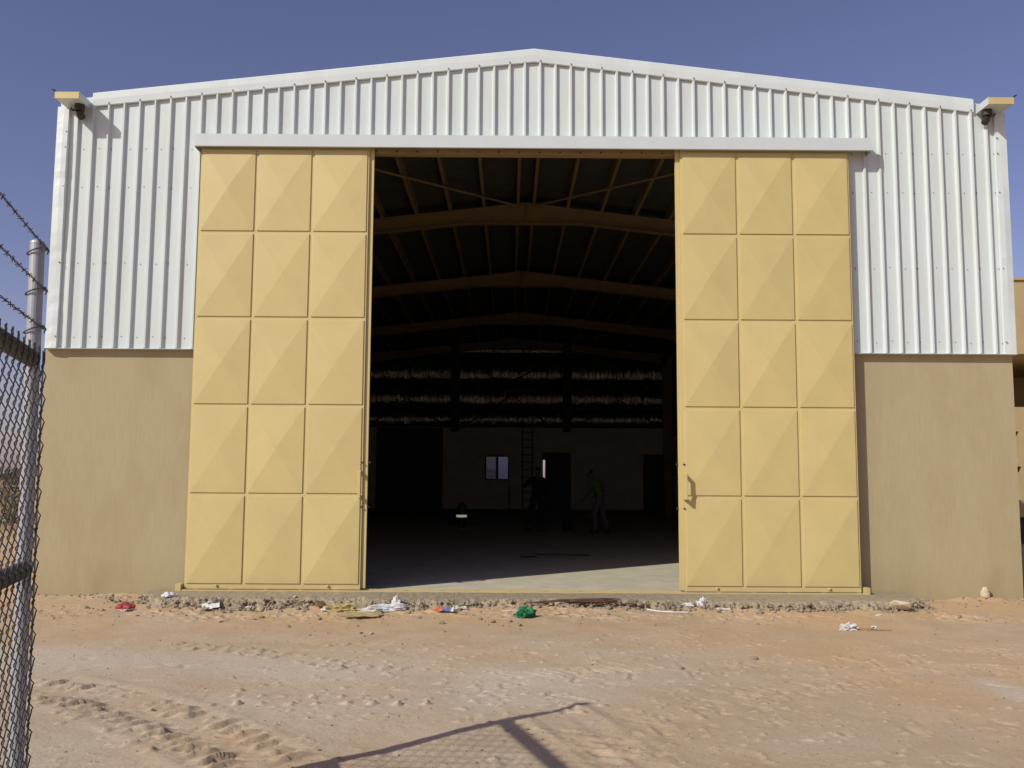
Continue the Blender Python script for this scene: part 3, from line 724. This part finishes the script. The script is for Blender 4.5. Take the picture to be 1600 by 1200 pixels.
for (pa, pb_, pc) in (((580,662),(636,622),(700,668)), ((722,668),(800,617),(862,668)), ((905,664),(966,624),(1030,668)), ((722,560),(790,602),(880,552))):
    A, B_, C_ = (at(*q, BK-.38) for q in (pa, pb_, pc)); b = PB(); b.tube([A, B_, C_], .028, 6); b.build('wall_brace', M['darksteel'])

# ------------------------------------------------------------------ chain link fence at the left
P0 = Vector((-2.262, -8.16, 0)); FD = Vector((.30, -1, 0)).normalized(); FN = Vector((FD.y, -FD.x, 0)) * -1
if FN.x < 0: FN = -FN
FLN = 4.7; HT = 2.70; MT = 2.21
fence = thing('chain_link_fence', 'grey chain link fence topped by three barbed wires at the left edge of the photo', 'fence', P0)
fence.rotation_euler = (0, R(-0.9), 0); fence.location.x += .040
class FB(MB):
    def build(s, name, m, **k): return MB.build(s, name, m, fence, **k)
def fp(s, z, n=0.0): return FD*s + Vector((0, 0, z)) + FN*n
for s in (0.0, FLN):
    b = FB(); b.tube([fp(s, -.3), fp(s, HT)], .033, 20); b.tube([fp(s, HT), fp(s, HT+.012), fp(s, HT+.022)], [.035, .031, .013], 20); b.build('post', M['galv'])
for z, rd in ((MT-.065, .040), (1.165, .040), (.16, .03)):
    b = FB(); b.tube([fp(.03, z), fp(FLN-.03, z)], rd, 12); b.build('rail', M['railm'], smooth=True)
b = FB(); b.bar(fp(-.058, .1, .035), fp(-.058, MT-.02, .035), .018, .006, up=FN); b.build('tension_bar', M['galv'])
b = FB(); cw, ch = .0575, .055; nc = int(FLN/cw)+1; nr = int((MT-.125)/ch)
rr = random.Random(3)
for i in range(nc):
    pts = []
    for k in range(nr+1):
        left = (k+i) % 2 == 0
        s = -.06 + cw*(i + (0.04 if left else .96)) + rr.uniform(-.002, .002); z = .08 + k*ch
        dn = .045 + (.004 if left else -.004)
        for q, zz in ((-.35, -.010), (0, 0), (.35, .010)):
            bow = (.0 if q == 0 else .006) * (1 if left else -1)
            pts.append(fp(s + bow, z+zz*1.0, dn + (0.003 if q > 0 else -.003)))
    b.tube(pts, .0032, 4, cap=False)
    top = pts[-1]
    for q in (-1, 1):
        b.tube([top, top+FD*.006*q+Vector((0,0,.02)), top-FD*.006*q+Vector((0,0,.04)), top+FD*(.007*q+rr.uniform(-.006,.006))+Vector((0,0,.060+rr.uniform(-.008,.012)))], .0026, 4, cap=False)
b.build('mesh', M['wire'], fix=False)
for hz_, sag in ((2.665, .02), (2.47, .03), (2.285, .03)):
    b = FB(); n = 44; base = []
    for i in range(n+1):
        t = i/n; base.append(fp(FLN*t, hz_ + (.03 if hz_ < 2.6 else 0)*t - sag*4*t*(1-t), .05))
    for ph in (0, math.pi):
        pts = []
        for i in range(len(base)*3-2):
            p = base[i//3].lerp(base[min(i//3+1, n)], (i % 3)/3); a = i*1.5+ph; pts.append(p + FN*.004*math.cos(a) + Vector((0,0,.004*math.sin(a))))
        b.tube(pts, .0022, 4, cap=False)
    for i in range(1, n):
        p = base[i]
        for q in range(2):
            a = rr.uniform(0, 3.14); d = (FN*math.cos(a)+Vector((0,0,math.sin(a)))).normalized(); b.tube([p-d*.013+FD*.01*(q-.5), p+d*.013+FD*.01*(q-.5)], .002, 4)
    ring = [fp(0, hz_+.002) + (FD*math.cos(a)+FN*math.sin(a))*.043 + Vector((0,0,.018*math.sin(a*1.0))) for a in np.linspace(0, 6.28, 20)]
    b.tube(ring, .004, 5); b.tube([ring[4], ring[4]+FN*.012+Vector((0,0,-.015)), ring[3]+FN*.012+Vector((0,0,-.035))], .003, 5)
    b.build('barbed_wire', M['wire'], fix=False)
# rusted stake leaning behind the fence
c = gnd(14, 1215); c = Vector((-2.56, -8.2, 0))
b = MB(); b.tube([(0,0,-.2), (.02,.02,.53)], .024, 8); b.bar((-.06,.0,.50), (.09,.03,.53), .02, .05)
o = b.build('metal_stake', M['darksteel']); o.location = c; tag(o, 'short dark steel stake with a cross plate, behind the chain link mesh', 'stake')
b = MB(); b.box(-.05,.04,-.008,.008,-.02,.02); o = b.build('white_tag', M['paper'], bevel=.003); o.location = (-2.655, -8.25, .36); o.rotation_euler = (.15, .1, .3)
tag(o, 'small white tag beside the dark stake behind the mesh', 'tag')

# ------------------------------------------------------------------ neighbours and far wall
nb = thing('neighbour_building', 'tan flat-roofed building with a shaded recess, cut off at the right edge', 'building', (19, 11, 0))
NB = Vector((19, 11, 0))
class NBB(MB):
    def build(s, name, m, **k):
        o = MB.build(s, name, m, nb, **k); o.location = -NB; return o
Y = 11.0
nz0 = lambda py: at(1592, py, Y).z
x_ = at(1576, 500, Y).x; xe = 26.0; top = nz0(438)
b = NBB()
zr1, zr0 = nz0(553), nz0(636)
b.box(x_, xe, Y, Y+9, zr1, top); b.box(x_, xe, Y+5.5, Y+9, zr0, zr1-.001); b.box(x_, x_+.15, Y+1.0, Y+5.49, zr0, zr1-.001); b.box(xe-.4, xe, Y, Y+5.49, zr0, zr1-.001)
wz = [(nz0(722), nz0(674)), (nz0(781), nz0(729))]; dz = nz0(808)
xw = at(1590, 700, Y).x
cuts = sorted([(-.2, dz)] + wz)
zz = -.2
holes = [(-.2, dz, at(1612, 870, Y).x, -0.15), (wz[1][0], wz[1][1], at(1597, 755, Y).x, -.9), (wz[0][0], wz[0][1], at(1592.6, 700, Y).x, -.9)]
last = dz
for z0_, z1_, xh, _ in holes:
    b.box(xh, xe, Y, Y+1.55, z0_, z1_-.001)
    b.box(x_-.3, xh-.0, Y+.25, Y+1.5, z0_, z1_-.001)
b.box(x_, xe, Y, Y+1.55, dz, wz[1][0]-.001); b.box(x_, xe, Y, Y+1.55, wz[1][1], wz[0][0]-.001); b.box(x_, xe, Y, Y+1.55, wz[0][1], zr0-.001)
b.box(x_, xe, Y+1.6, Y+9, -.2, zr0-.002)
b.build('wall', M['tanwall'])
b = NBB(); b.box(x_-.02, xe+.05, Y-.05, Y+9.05, top, top+.06); b.build('parapet_cap', M['tanwall'])
for z0_, z1_, xh, _ in holes:
    b = NBB(); b.box(x_-.28, xh-.01, Y+.18, Y+.24, z0_+.01, z1_-.01); b.build('shutter' if z0_ > 0 else 'door', M['browndoor'])  # lowest dark panel stands in for the shed's shadow on the wall foot
    b.v
fw = thing('boundary_wall', 'low brown block wall with dark coping far behind the chain link fence', 'wall', (-16, 14, 0))
b = MB(); b.box(-12, 3.6, 0, .25, -.3, 1.50); o = b.build('wall_face', M['farwall'], fw)
b = MB(); b.box(-12.03, 3.63, -.04, .29, 1.50, 1.62); o = b.build('coping', M['browndoor'], fw)
ybw = 14
fw.location.x = at(38, 745, ybw).x - 3.6; fw.location.y = ybw
def leafy(name, label, loc, r, h, n=900):
    t = thing(name, label, 'shrub', loc)
    b = MB(); rr = random.Random(5)
    for k in range(6):
        a = rr.uniform(0, 6.28); b.tube([(0,0,0), (r*.4*math.cos(a), r*.4*math.sin(a), h*.5), (r*.7*math.cos(a), r*.7*math.sin(a), h*.9)], [.025,.015,.006], 5)
    b.build('stem', M['wood'], t)
    b = MB()
    for k in range(n):
        a = rr.uniform(0, 6.28); q = r*math.sqrt(rr.random())*(.75+.35*math.sin(a*3)); z = h*rr.uniform(.15, 1.0); q *= math.sqrt(max(.05, 1-((z/h-.5)*1.6)**2))
        p = Vector((q*math.cos(a), q*math.sin(a), z)); d = Vector((rr.uniform(-1,1), rr.uniform(-1,1), rr.uniform(-.4,1))).normalized(); e = d.cross(Vector((rr.random(), rr.random(), .3))).normalized(); s_ = rr.uniform(.03,.06)
        b.add([p, p+d*s_+e*s_*.5, p+d*s_*2, p+d*s_-e*s_*.5], [(0,1,2,3)])
    b.build('leaves', M['shrub'], t, fix=False)
lx = at(22, 745, 12.9).x
leafy('shrub', 'dark dusty shrub in front of the far wall, seen through the mesh', (lx, 12.9, 0), .5, 1.75)

# ------------------------------------------------------------------ litter
def crumple(name, mats, loc, size, label, cat, seed, rz=0.0, sub_=4, amp=.5, freq=1.6, flat=1.0, group=None, split=None):
    rr = random.Random(seed); bm = bmesh.new(); bmesh.ops.create_icosphere(bm, subdivisions=sub_, radius=1)
    off = Vector((rr.uniform(0, 50), rr.uniform(0, 50), rr.uniform(0, 50)))
    for v in bm.verts:
        p = v.co.copy(); k = 1 + amp*mnoise.noise(p*freq+off) + amp*.6*(abs(mnoise.noise(p*freq*2.0+off))*2-.5) + amp*.10*mnoise.noise(p*freq*5+off)
        p *= k; v.co = Vector((p.x*size[0], p.y*size[1], max(p.z, -.35)*size[2] + .35*size[2]))
    me = bpy.data.meshes.new(name); bm.to_mesh(me); bm.free()
    ml = mats if isinstance(mats, list) else [mats]
    for m in ml: me.materials.append(m)
    if split:
        for p in me.polygons: p.material_index = split(p.center)
    o = bpy.data.objects.new(name, me); COL.objects.link(o); o.location = loc; o.rotation_euler = (0, 0, rz)
    return tag(o, label, cat, group)
def sheet(name, mats, loc, wx, wy, label, cat, seed, rz=0.0, fold=.3, group=None, tilt=(0, 0), stripes=None, thick=.003):
    rr = random.Random(seed); n = 14; vs = []; off = Vector((rr.uniform(0, 50), rr.uniform(0, 50), 0))
    for i in range(n+1):
        for j in range(n+1):
            u, v = i/n-.5, j/n-.5; q = off+Vector((u*2.2, v*2.2, 0))
            z = fold*wx*(abs(mnoise.noise(q))*1.1 + .35*abs(mnoise.noise(q*2.7)))
            wob = 1+.12*mnoise.noise(Vector((u*5, v*5, seed)))
            vs.append((u*wx*wob, v*wy*wob, z))
    fs = [(i*(n+1)+j, (i+1)*(n+1)+j, (i+1)*(n+1)+j+1, i*(n+1)+j+1) for i in range(n) for j in range(n)]
    b = MB()
    for k, f in enumerate(fs):
        b.mi = stripes((k//n)/n, (k % n)/n) if stripes else 0
        b.f.append(f); b.m.append(b.mi)
    b.v = vs
    o = b.build(name, mats, fix=False); sm = o.modifiers.new('solid', 'SOLIDIFY'); sm.thickness = thick
    o.location = loc; o.rotation_euler = (tilt[0], tilt[1], rz); return tag(o, label, cat, group)
bpy.context.view_layer.update()
def G(px, py, dz=0.0):
    """where the sight line through a photo pixel first meets the earth or the apron"""
    d = CAMROT @ Vector(((px - 800) / FPX, -(py - 600) / FPX, -1.0)); d.normalize(); best = None
    for o in (go, ap):
        ok, p, n, i = o.ray_cast(CAM, d)
        if ok and (best is None or (p - CAM).length < (best - CAM).length): best = p
    return best + Vector((0, 0, dz))
GA = G
def stone(name, mat_, loc, r, label, seed, flat=.7, cat='stone', group=None):
    b = MB(); pebble(b, (0, 0, r*.35), r, seed, flat); o = b.build(name, mat_, fix=False); o.location = loc
    bv = o.modifiers.new('bevel', 'BEVEL'); bv.width = r*.07; bv.segments = 1
    return tag(o, label, cat, group)

crumple('crushed_packet', [M['red'], M['paper']], G(195, 953), (.105, .07, .062), 'crushed red packet on the sand before the left stucco wall', 'packet', 1, .3, amp=.32, split=lambda c: 1 if c.z < .018 else 0)
crumple('plastic_scrap', M['white'], G(264, 932), (.09, .06, .035), 'crumpled white plastic scrap against the left wall beside the door sill', 'plastic scrap', 2, .2)
sheet('paper_sheet', [M['paper']], GA(331, 947)+Vector((0, -.045, .015)), .21, .15, 'bent white paper sheet lying on the broken edge below the left door', 'paper', 3, .2, .10, tilt=(.5, -.25))
stone('concrete_chunk', M['ribstone'], G(322, 954), .06, 'flat grey concrete chunk just below the bent white paper sheet', 4, .35, 'concrete chunk')
crumple('paper_scrap', M['paper'], G(388, 950), (.035, .025, .015), 'tiny white paper scrap under the middle of the left door', 'paper scrap', 5)
stone('pale_stone', M['palestone'], GA(461, 934), .035, 'small pale yellow stone on the apron below the left door', 6, .7)
stone('brown_stone', M['brownstone'], G(501, 950, .01), .10, 'brown slanted stone beside the yellow foam heap', 8, .65)
crumple('paper_scrap', M['white'], G(507, 956), (.04, .03, .035), 'small white plastic scrap touching the brown slanted stone', 'paper scrap', 7)
crumple('foam_heap', M['straw'], G(537, 956), (.21, .09, .07), 'crumbling yellowish foam heap between brown stone and white bag', 'foam', 9, 0, amp=.55, freq=3)
cs = sheet('cardboard_sheet', [M['card']], G(563, 965, .035), .46, .16, 'flat tan cardboard sheet propped up with a dark gap beneath', 'cardboard', 10, .04, .05, tilt=(.14, 0), thick=.008)
crumple('plastic_bag', [M['white'], M['track']], G(602, 955), (.27, .075, .06), 'long crumpled white plastic bag at the left of the opening', 'plastic bag', 12, .22, 5, .45, 1.7, split=lambda c: 1 if -.10 < c.x < 0.05 and c.y < 0 else 0)
crumple('plastic_bag', M['white'], G(620, 951), (.065, .045, .10), 'upright peak of crumpled white plastic at the end of the long bag', 'plastic bag', 13, .5, 4, .45, 1.4)
sheet('printed_packet', [M['orange'], M['blue'], M['white']], G(694, 955, .005), .23, .12, 'torn packet printed orange and blue on the rubble', 'packet', 14, -.1, .24, stripes=lambda u, v: 0 if u < .42 else (1 if u < .85 else 2))
sheet('paper_piece', [M['paper']], G(717, 953, .012), .17, .12, 'creased off-white paper piece right of the orange and blue packet', 'paper', 15, .6, .28)
crumple('green_bag', M['green'], G(822, 964), (.105, .075, .078), 'scrunched green plastic bag on the sand below the opening', 'plastic bag', 16, .2, 5, .5, 2.4)
b = MB(); b.bar((-.11,0,.012), (.11,.015,.016), .03, .006); o = b.build('plastic_strip', M['white'], bevel=.002); o.location = G(801, 956); o.rotation_euler = (0, .05, -.12); tag(o, 'short white plastic strip just left of the green bag', 'strip')
b = MB(); b.bar((-.07,0,.010), (.08,.01,.018), .022, .006); o = b.build('plastic_strip', M['white'], bevel=.002); o.location = G(873, 960); o.rotation_euler = (0, 0, .12); tag(o, 'short white plastic strip right of the green bag on bare sand', 'strip')
# bundle of tie wire
b = MB(); rr = random.Random(21)
for k in range(10):
    pts = []
    for i in range(26):
        t = i/25; a = 2*math.pi*t
        ex = .26+rr.uniform(-.004,.004)+.02*(k % 4); ey = .05+.012*(k % 5)
        pts.append((ex*math.cos(a)+.02*k*.3-.05, ey*math.sin(a)+.02*math.sin(k), .02+.006*k*.7+.03*math.sin(a+k)*.5))
    b.tube(pts, .005, 4)
for k in range(7):
    b.tube([(-.15, .02*math.sin(k), .03+.006*k), (-.4, .03*math.cos(k*2), .03+.004*k), (-.62-.04*k % .3, .05*math.sin(k*1.7), .015)], .005, 4)
o = b.build('wire_bundle', M['rust'], fix=False); o.location = G(929, 947, .02); tag(o, 'tangled bundle of rusty brown tie wire at the apron edge', 'wire')
stone('concrete_chunk', M['ribstone'], G(985, 946), .10, 'largest grey concrete chunk, right of the rusty wire bundle', 17, .42, 'concrete chunk')
stone('concrete_chunk', M['ribstone'], G(1000, 948), .08, 'smaller grey concrete chunk touching the largest one near the wire', 18, .5, 'concrete chunk')
b = MB(); pts = [gnd(px, py, .0) for px, py in ((978,948),(992,951),(1010,956),(1030,959),(1052,960),(1075,960))]
b.tube([(p.x, p.y, gz(p.x, p.y)+.012) for p in pts], .010, 6); o = b.build('cord', M['white']); tag(o, 'thin curved white cord lying on the sand near the right door', 'cord')
crumple('plastic_scrap', M['white'], G(1077, 947), (.08, .04, .03), 'flat bluish white plastic scrap under the right door corner', 'plastic scrap', 19)
crumple('plastic_scrap', M['white'], G(1097, 947), (.06, .04, .065), 'jagged white plastic scrap standing up under the right door', 'plastic scrap', 20, .6, 4, .6)
b = MB(); b.box(-.08, .08, -.02, .02, 0, .022); o = b.build('white_stick', M['paper'], bevel=.005); o.location = G(1131, 953); o.rotation_euler = (0, 0, .05); tag(o, 'straight white stick on bare sand under the right door', 'stick')
crumple('paper_ball', M['paper'], G(1327, 984), (.09, .06, .05), 'crumpled white paper ball on open sand before the right wall', 'paper', 22, .3, 5, .55, 2.2)
b = MB(); b.tube([(-.17,.02,.012), (-.06,.0,.02), (.05,-.02,.012), (.19,-.05,.014)], [.006,.009,.008,.005], 6); b.tube([(-.02,0,.015), (.05,.05,.03)], .006, 5)
o = b.build('twig', M['wood']); o.location = G(1362, 985); tag(o, 'thin brown twig beside the white paper ball', 'twig')
crumple('paper_scrap', M['paper'], G(1366, 983), (.03, .025, .025), 'white paper scrap caught on the thin brown twig', 'paper scrap', 23)
crumple('paper_scrap', M['paper'], G(1373, 962), (.035, .025, .012), 'tiny white paper scrap on sand above the brown twig', 'paper scrap', 24)
stone('concrete_chunk', M['palestone'], G(1408, 952), .14, 'flat pale slab chunk at the right end of the apron', 25, .3, 'concrete chunk')
crumple('standing_stone', M['palestone'], G(1540, 933), (.062, .055, .10), 'pale egg-shaped stone standing against the right stucco wall', 'stone', 26, 0, 3, .16, 1.2)
stone('white_pebble', M['palestone'], G(580, 991), .025, 'white pebble alone on the sand below the cardboard', 27, .7)
stone('dark_stone', M['brownstone'], G(564, 990), .022, 'dark little stone left of the lone white pebble', 28, .7)
ds = [(231,950),(409,965),(396,968),(290,962),(345,972),(640,958),(655,966),(750,968),(770,973),(797,972),(812,978),(905,975),(950,960),(1165,950),(1200,946),(1065,1045),(1180,1030),(690,975),(450,980),(500,968),(160,955),(135,950),(1450,958),(1500,965)]
s0 = None
for k, (px, py) in enumerate(ds):
    p = G(px, py)
    if k < 3:
        mm = stone('sand_stone', M['ribstone'], p, .03, 'small grey brown stone lying loose on the sand before the apron', 60+k, .65, group='loose stones on the sand'); s0 = (s0 or []) + [mm]
    else:
        c = s0[k % 3].copy(); COL.objects.link(c); c.location = p; c.rotation_euler = (0, 0, k*1.7); q = .6+.8*random.random(); c.scale = (q, q, q)

# ------------------------------------------------------------------ inside the shed
def FI(px, py): return gnd(px, py, FL)
# ladder leaning on the rear wall
lf = Vector((at(824, 810, BK-.9).x, BK-.95, FL)); ld = thing('ladder', 'tall dark ladder leaning on the rear wall behind the workers', 'ladder', lf)
for q in (-.2, .2):
    b = MB(); b.bar((q, 0, 0), (q, .68, 3.9), .035, .07, up=(0,1,0)); b.build('stile', M['darksteel'], ld)
for k in range(1, 13):
    b = MB(); t = k/13; b.tube([(-.19, .68*t, 3.9*t), (.19, .68*t, 3.9*t)], .016, 6); b.build('rung', M['darksteel'], ld)
# drum lamp
dp = FI(721, 825); dr = thing('lantern_drum', 'dark green lantern drum with a lit white ring on the floor, left of the workers', 'drum', dp)
b = MB(); b.lathe([(.12,0),(.125,.02),(.125,.30),(.11,.315)], 24); b.build('base', M['black'], dr, smooth=False)
b = MB(); b.lathe([(.15,.316),(.155,.33),(.155,.375),(.145,.385)], 24); b.build('light_ring', M['glow'], dr)
b = MB(); b.lathe([(.13,.386),(.135,.40),(.135,.62),(.12,.68),(.06,.70),(.055,.74)], 24); b.build('tank', M['dgreen'], dr)
# broom on the floor
bp = FI(835, 871); br = thing('broom', 'dark push broom lying on the concrete floor inside the opening', 'broom', bp, 0.0)
b = MB(); b.bar((-.25,0,.045), (.02,.03,.045), .09, .05); b.build('head', M['brownstone'], br, bevel=.008)
b = MB()
for k in range(120):
    x = random.uniform(-.25, .02); y = random.uniform(-.04,.06); b.tube([(x, y, .035), (x+random.uniform(-.03,.03), y+random.uniform(-.06,.06), 0.003)], .003, 3)
b.build('bristles', M['black'], br, fix=False)
e_ = FI(921, 869) - bp
b = MB(); b.tube([(-.08,.01,.06), (e_.x, e_.y, .02)], .013, 8); b.build('handle', M['darksteel'], br)
# bucket by the worker in lime
bk = FI(886, 829); bu = thing('bucket', 'black bucket with wire handle on the floor between the two workers', 'bucket', bk)
b = MB(); b.lathe([(.11,0),(.14,.27),(.15,.275),(.15,.29),(.135,.285),(.105,.02)], 20); b.build('pail', M['black'], bu)
b = MB(); b.tube([(.148*math.cos(a), .02, .28+.13*math.sin(a)) for a in np.linspace(0, math.pi, 14)], .004, 5); b.build('bail', M['darksteel'], bu)
# planks at the foot of the rear wall
pl_ = at(797, 806, BK-.7); pl_.z = FL
for k in range(4):
    b = MB(); b.box(-.55+.05*k, .50-.04*k, -.12, .12, 0, .045); o = b.build('plank', M['browndoor'], bevel=.004); o.location = (pl_.x+.03*math.sin(k*3), pl_.y, FL+.0465*k); o.rotation_euler = (0, 0, .05*math.sin(k*2.2))
    tag(o, ('lowest dark plank of the stack by the rear wall', 'second dark plank from the floor in the stack by the rear wall', 'third dark plank from the floor in the stack by the rear wall', 'topmost dark plank of the stack by the rear wall')[k], 'plank', 'planks stacked by the rear wall')
sp = at(795, 800, BK-.32); b = MB(); b.tube([(0,0,0), (.02,.05,1.15)], .02, 6); b.box(-.1,.1,-.015,.015,-.0,.02); o = b.build('iron_bar', M['darksteel']); o.location = (sp.x, BK-.33, FL); tag(o, 'thin dark bar leaning on the rear wall below the window', 'bar')

# ------------------------------------------------------------------ people
def skin_mesh(name, verts, edges, mat_, parent, root=0, sub_=1):
    me = bpy.data.meshes.new(name); me.from_pydata([v[0] for v in verts], edges, [])
    o = bpy.data.objects.new(name, me); COL.objects.link(o)
    sk = o.modifiers.new('skin', 'SKIN'); sk.use_smooth_shade = True
    if not me.skin_vertices:
        bm = bmesh.new(); bm.from_mesh(me); bm.verts.layers.skin.verify(); bm.to_mesh(me); bm.free()
    for i, v in enumerate(verts):
        d = me.skin_vertices[0].data[i]; r = v[1]; d.radius = r if isinstance(r, tuple) else (r, r); d.use_root = (i == root)
    ss = o.modifiers.new('sub', 'SUBSURF'); ss.levels = sub_; ss.render_levels = sub_
    dg = bpy.context.evaluated_depsgraph_get(); ev = o.evaluated_get(dg); nm = bpy.data.meshes.new_from_object(ev)
    o.modifiers.clear(); o.data = nm; bpy.data.meshes.remove(me)
    nm.name = name; nm.materials.clear(); nm.materials.append(mat_)
    nm.polygons.foreach_set('use_smooth', [True]*len(nm.polygons))
    o.parent = parent; return o
def limb_hand(V, E, iw, dirv, side, curl=.5):
    """palm, four unequal fingers and a thumb growing from wrist vertex iw"""
    w_ = V[iw][0]; d = Vector(dirv).normalized(); sd = d.cross(Vector((0, 1, .2))).normalized() * side; pn = d.cross(sd)
    V.append((tuple(Vector(w_)+d*.06), .026)); ip = len(V)-1; E.append((iw, ip))
    for k, L in enumerate((.068, .078, .072, .055)):
        b0 = Vector(V[ip][0]) + sd*(.028-.019*k) + d*.025; V.append((tuple(b0), .010)); E.append((ip, len(V)-1))
        m_ = b0 + d*L*.55 + pn*.01*curl; V.append((tuple(m_), .009)); E.append((len(V)-2, len(V)-1))
        V.append((tuple(m_ + d*L*.4 + pn*.03*curl), .008)); E.append((len(V)-2, len(V)-1))
    t0 = Vector(w_) + d*.03 + sd*.032; V.append((tuple(t0), .011)); E.append((ip, len(V)-1)); V.append((tuple(t0 + sd*.022 + d*.035), .009)); E.append((len(V)-2, len(V)-1))
def person(label, loc, rz, J, shirt, trous, sleeves):
    t = thing('person', label, 'person', loc, rz)
    V = []; E = []; ix = {}
    def a(n, r, to=None):
        V.append((tuple(J[n]), r)); ix[n] = len(V)-1
        if to: E.append((ix[to], ix[n]))
    a('pel', (.135,.10)); a('waist', (.125,.095), 'pel'); a('chest', (.145,.11), 'waist'); a('nb', (.075,.07), 'chest'); a('neck', .052, 'nb'); a('chin', .072, 'neck'); a('head', (.082,.095), 'chin'); a('crown', .060, 'head')
    a('nose', .018, 'chin')
    for s in 'lr':
        a('sh'+s, .062, 'nb'); a('el'+s, .042, 'sh'+s); a('wr'+s, .028, 'el'+s)
        a('hip'+s, .095, 'pel'); a('kn'+s, .062, 'hip'+s); a('an'+s, .042, 'kn'+s); a('toe'+s, .036, 'an'+s)
    for s, q in (('l', -1), ('r', 1)): limb_hand(V, E, ix['wr'+s], Vector(J['wr'+s])-Vector(J['el'+s]), q)
    skin_mesh('body', V, E, M['skin'], t)
    V = []; E = []; ix = {}
    a('pel', (.165,.135)); a('waist', (.15,.125), 'pel'); a('chest', (.17,.14), 'waist'); a('nb', (.09,.085), 'chest')
    for s in 'lr':
        a('sh'+s, .078, 'nb'); a('el'+s, .056, 'sh'+s)
        if sleeves == 'long':
            J['cu'+s] = Vector(J['el'+s]).lerp(Vector(J['wr'+s]), .93); a('cu'+s, .042, 'el'+s)
    skin_mesh('shirt', V, E, shirt, t)
    V = []; E = []; ix = {}
    J['pelt'] = Vector(J['pel']).lerp(Vector(J['waist']), .75); a('pel', (.16,.13)); a('pelt', (.15,.12), 'pel')
    for s in 'lr': a('hip'+s, .115, 'pel'); a('kn'+s, .084, 'hip'+s); J['cf'+s] = Vector(J['kn'+s]).lerp(Vector(J['an'+s]), .92); a('cf'+s, .070, 'kn'+s)
    skin_mesh('trousers', V, E, trous, t)
    for s in 'lr':
        an, toe = Vector(J['an'+s]), Vector(J['toe'+s]); dd = (toe-an); dd.z = 0; dd.normalize()
        hl = Vector((an.x, an.y, .045)) - dd*.05; b2 = Vector((toe.x, toe.y, .038)) + dd*.03
        skin_mesh('boot', [(tuple(an+Vector((0,0,.02))), .056), (tuple(hl), .045), (tuple(hl.lerp(b2, .55)), .048), (tuple(b2), .036)], [(0,1),(1,2),(2,3)], M['boot'], t)
    h = Vector(J['head']); c = Vector(J['crown']); up = (c-h).normalized(); f = (Vector(J['nose'])-Vector(J['chin'])).normalized()
    skin_mesh('hair', [(tuple(h-f*.035+up*.02), .088), (tuple(c-f*.012+up*.012), .076), (tuple(c+f*.03), .055)], [(0,1),(1,2)], M['hair'], t)
    return t
V3 = Vector
J1 = dict(pel=V3((0,0,.96)), waist=V3((0,.02,1.12)), chest=V3((.01,.05,1.32)), nb=V3((.01,.07,1.47)), neck=V3((.015,.09,1.53)), chin=V3((.02,.115,1.60)), head=V3((.02,.10,1.66)), crown=V3((.02,.09,1.72)), nose=V3((.02,.215,1.615)),
  shl=V3((-.19,.06,1.42)), ell=V3((-.37,.10,1.24)), wrl=V3((-.30,.33,1.34)), shr=V3((.20,.06,1.42)), elr=V3((.27,.04,1.13)), wrr=V3((.20,.24,.98)),
  hipl=V3((-.10,0,.90)), knl=V3((-.17,.03,.50)), anl=V3((-.22,-.02,.10)), toel=V3((-.25,.13,.045)), hipr=V3((.10,0,.90)), knr=V3((.12,.02,.50)), anr=V3((.13,-.04,.10)), toer=V3((.16,.11,.045)))
p = FI(839, 831); person('person in dark overalls seen from behind, reaching towards the ladder', (p.x, p.y, FL), 0.0, J1, M['darkcl'], M['darkcl'], 'long')
J2 = dict(pel=V3((0,0,.93)), waist=V3((-.02,.04,1.09)), chest=V3((-.04,.11,1.28)), nb=V3((-.05,.18,1.42)), neck=V3((-.05,.22,1.47)), chin=V3((-.05,.29,1.52)), head=V3((-.05,.28,1.585)), crown=V3((-.05,.26,1.65)), nose=V3((-.05,.385,1.51)),
  shl=V3((-.22,.15,1.37)), ell=V3((-.27,.22,1.08)), wrl=V3((-.20,.40,.90)), shr=V3((.15,.14,1.37)), elr=V3((.29,-.02,1.17)), wrr=V3((.22,.22,1.02)),
  hipl=V3((-.10,0,.88)), knl=V3((-.14,.12,.49)), anl=V3((-.15,.06,.10)), toel=V3((-.16,.22,.045)), hipr=V3((.10,0,.88)), knr=V3((.14,-.02,.49)), anr=V3((.15,-.16,.10)), toer=V3((.17,0,.045)))
p = FI(938, 833); person('person in lime green shirt and grey trousers bending forward near the rear doors', (p.x, p.y, FL), R(62), J2, M['lime'], M['greytr'], 'short')
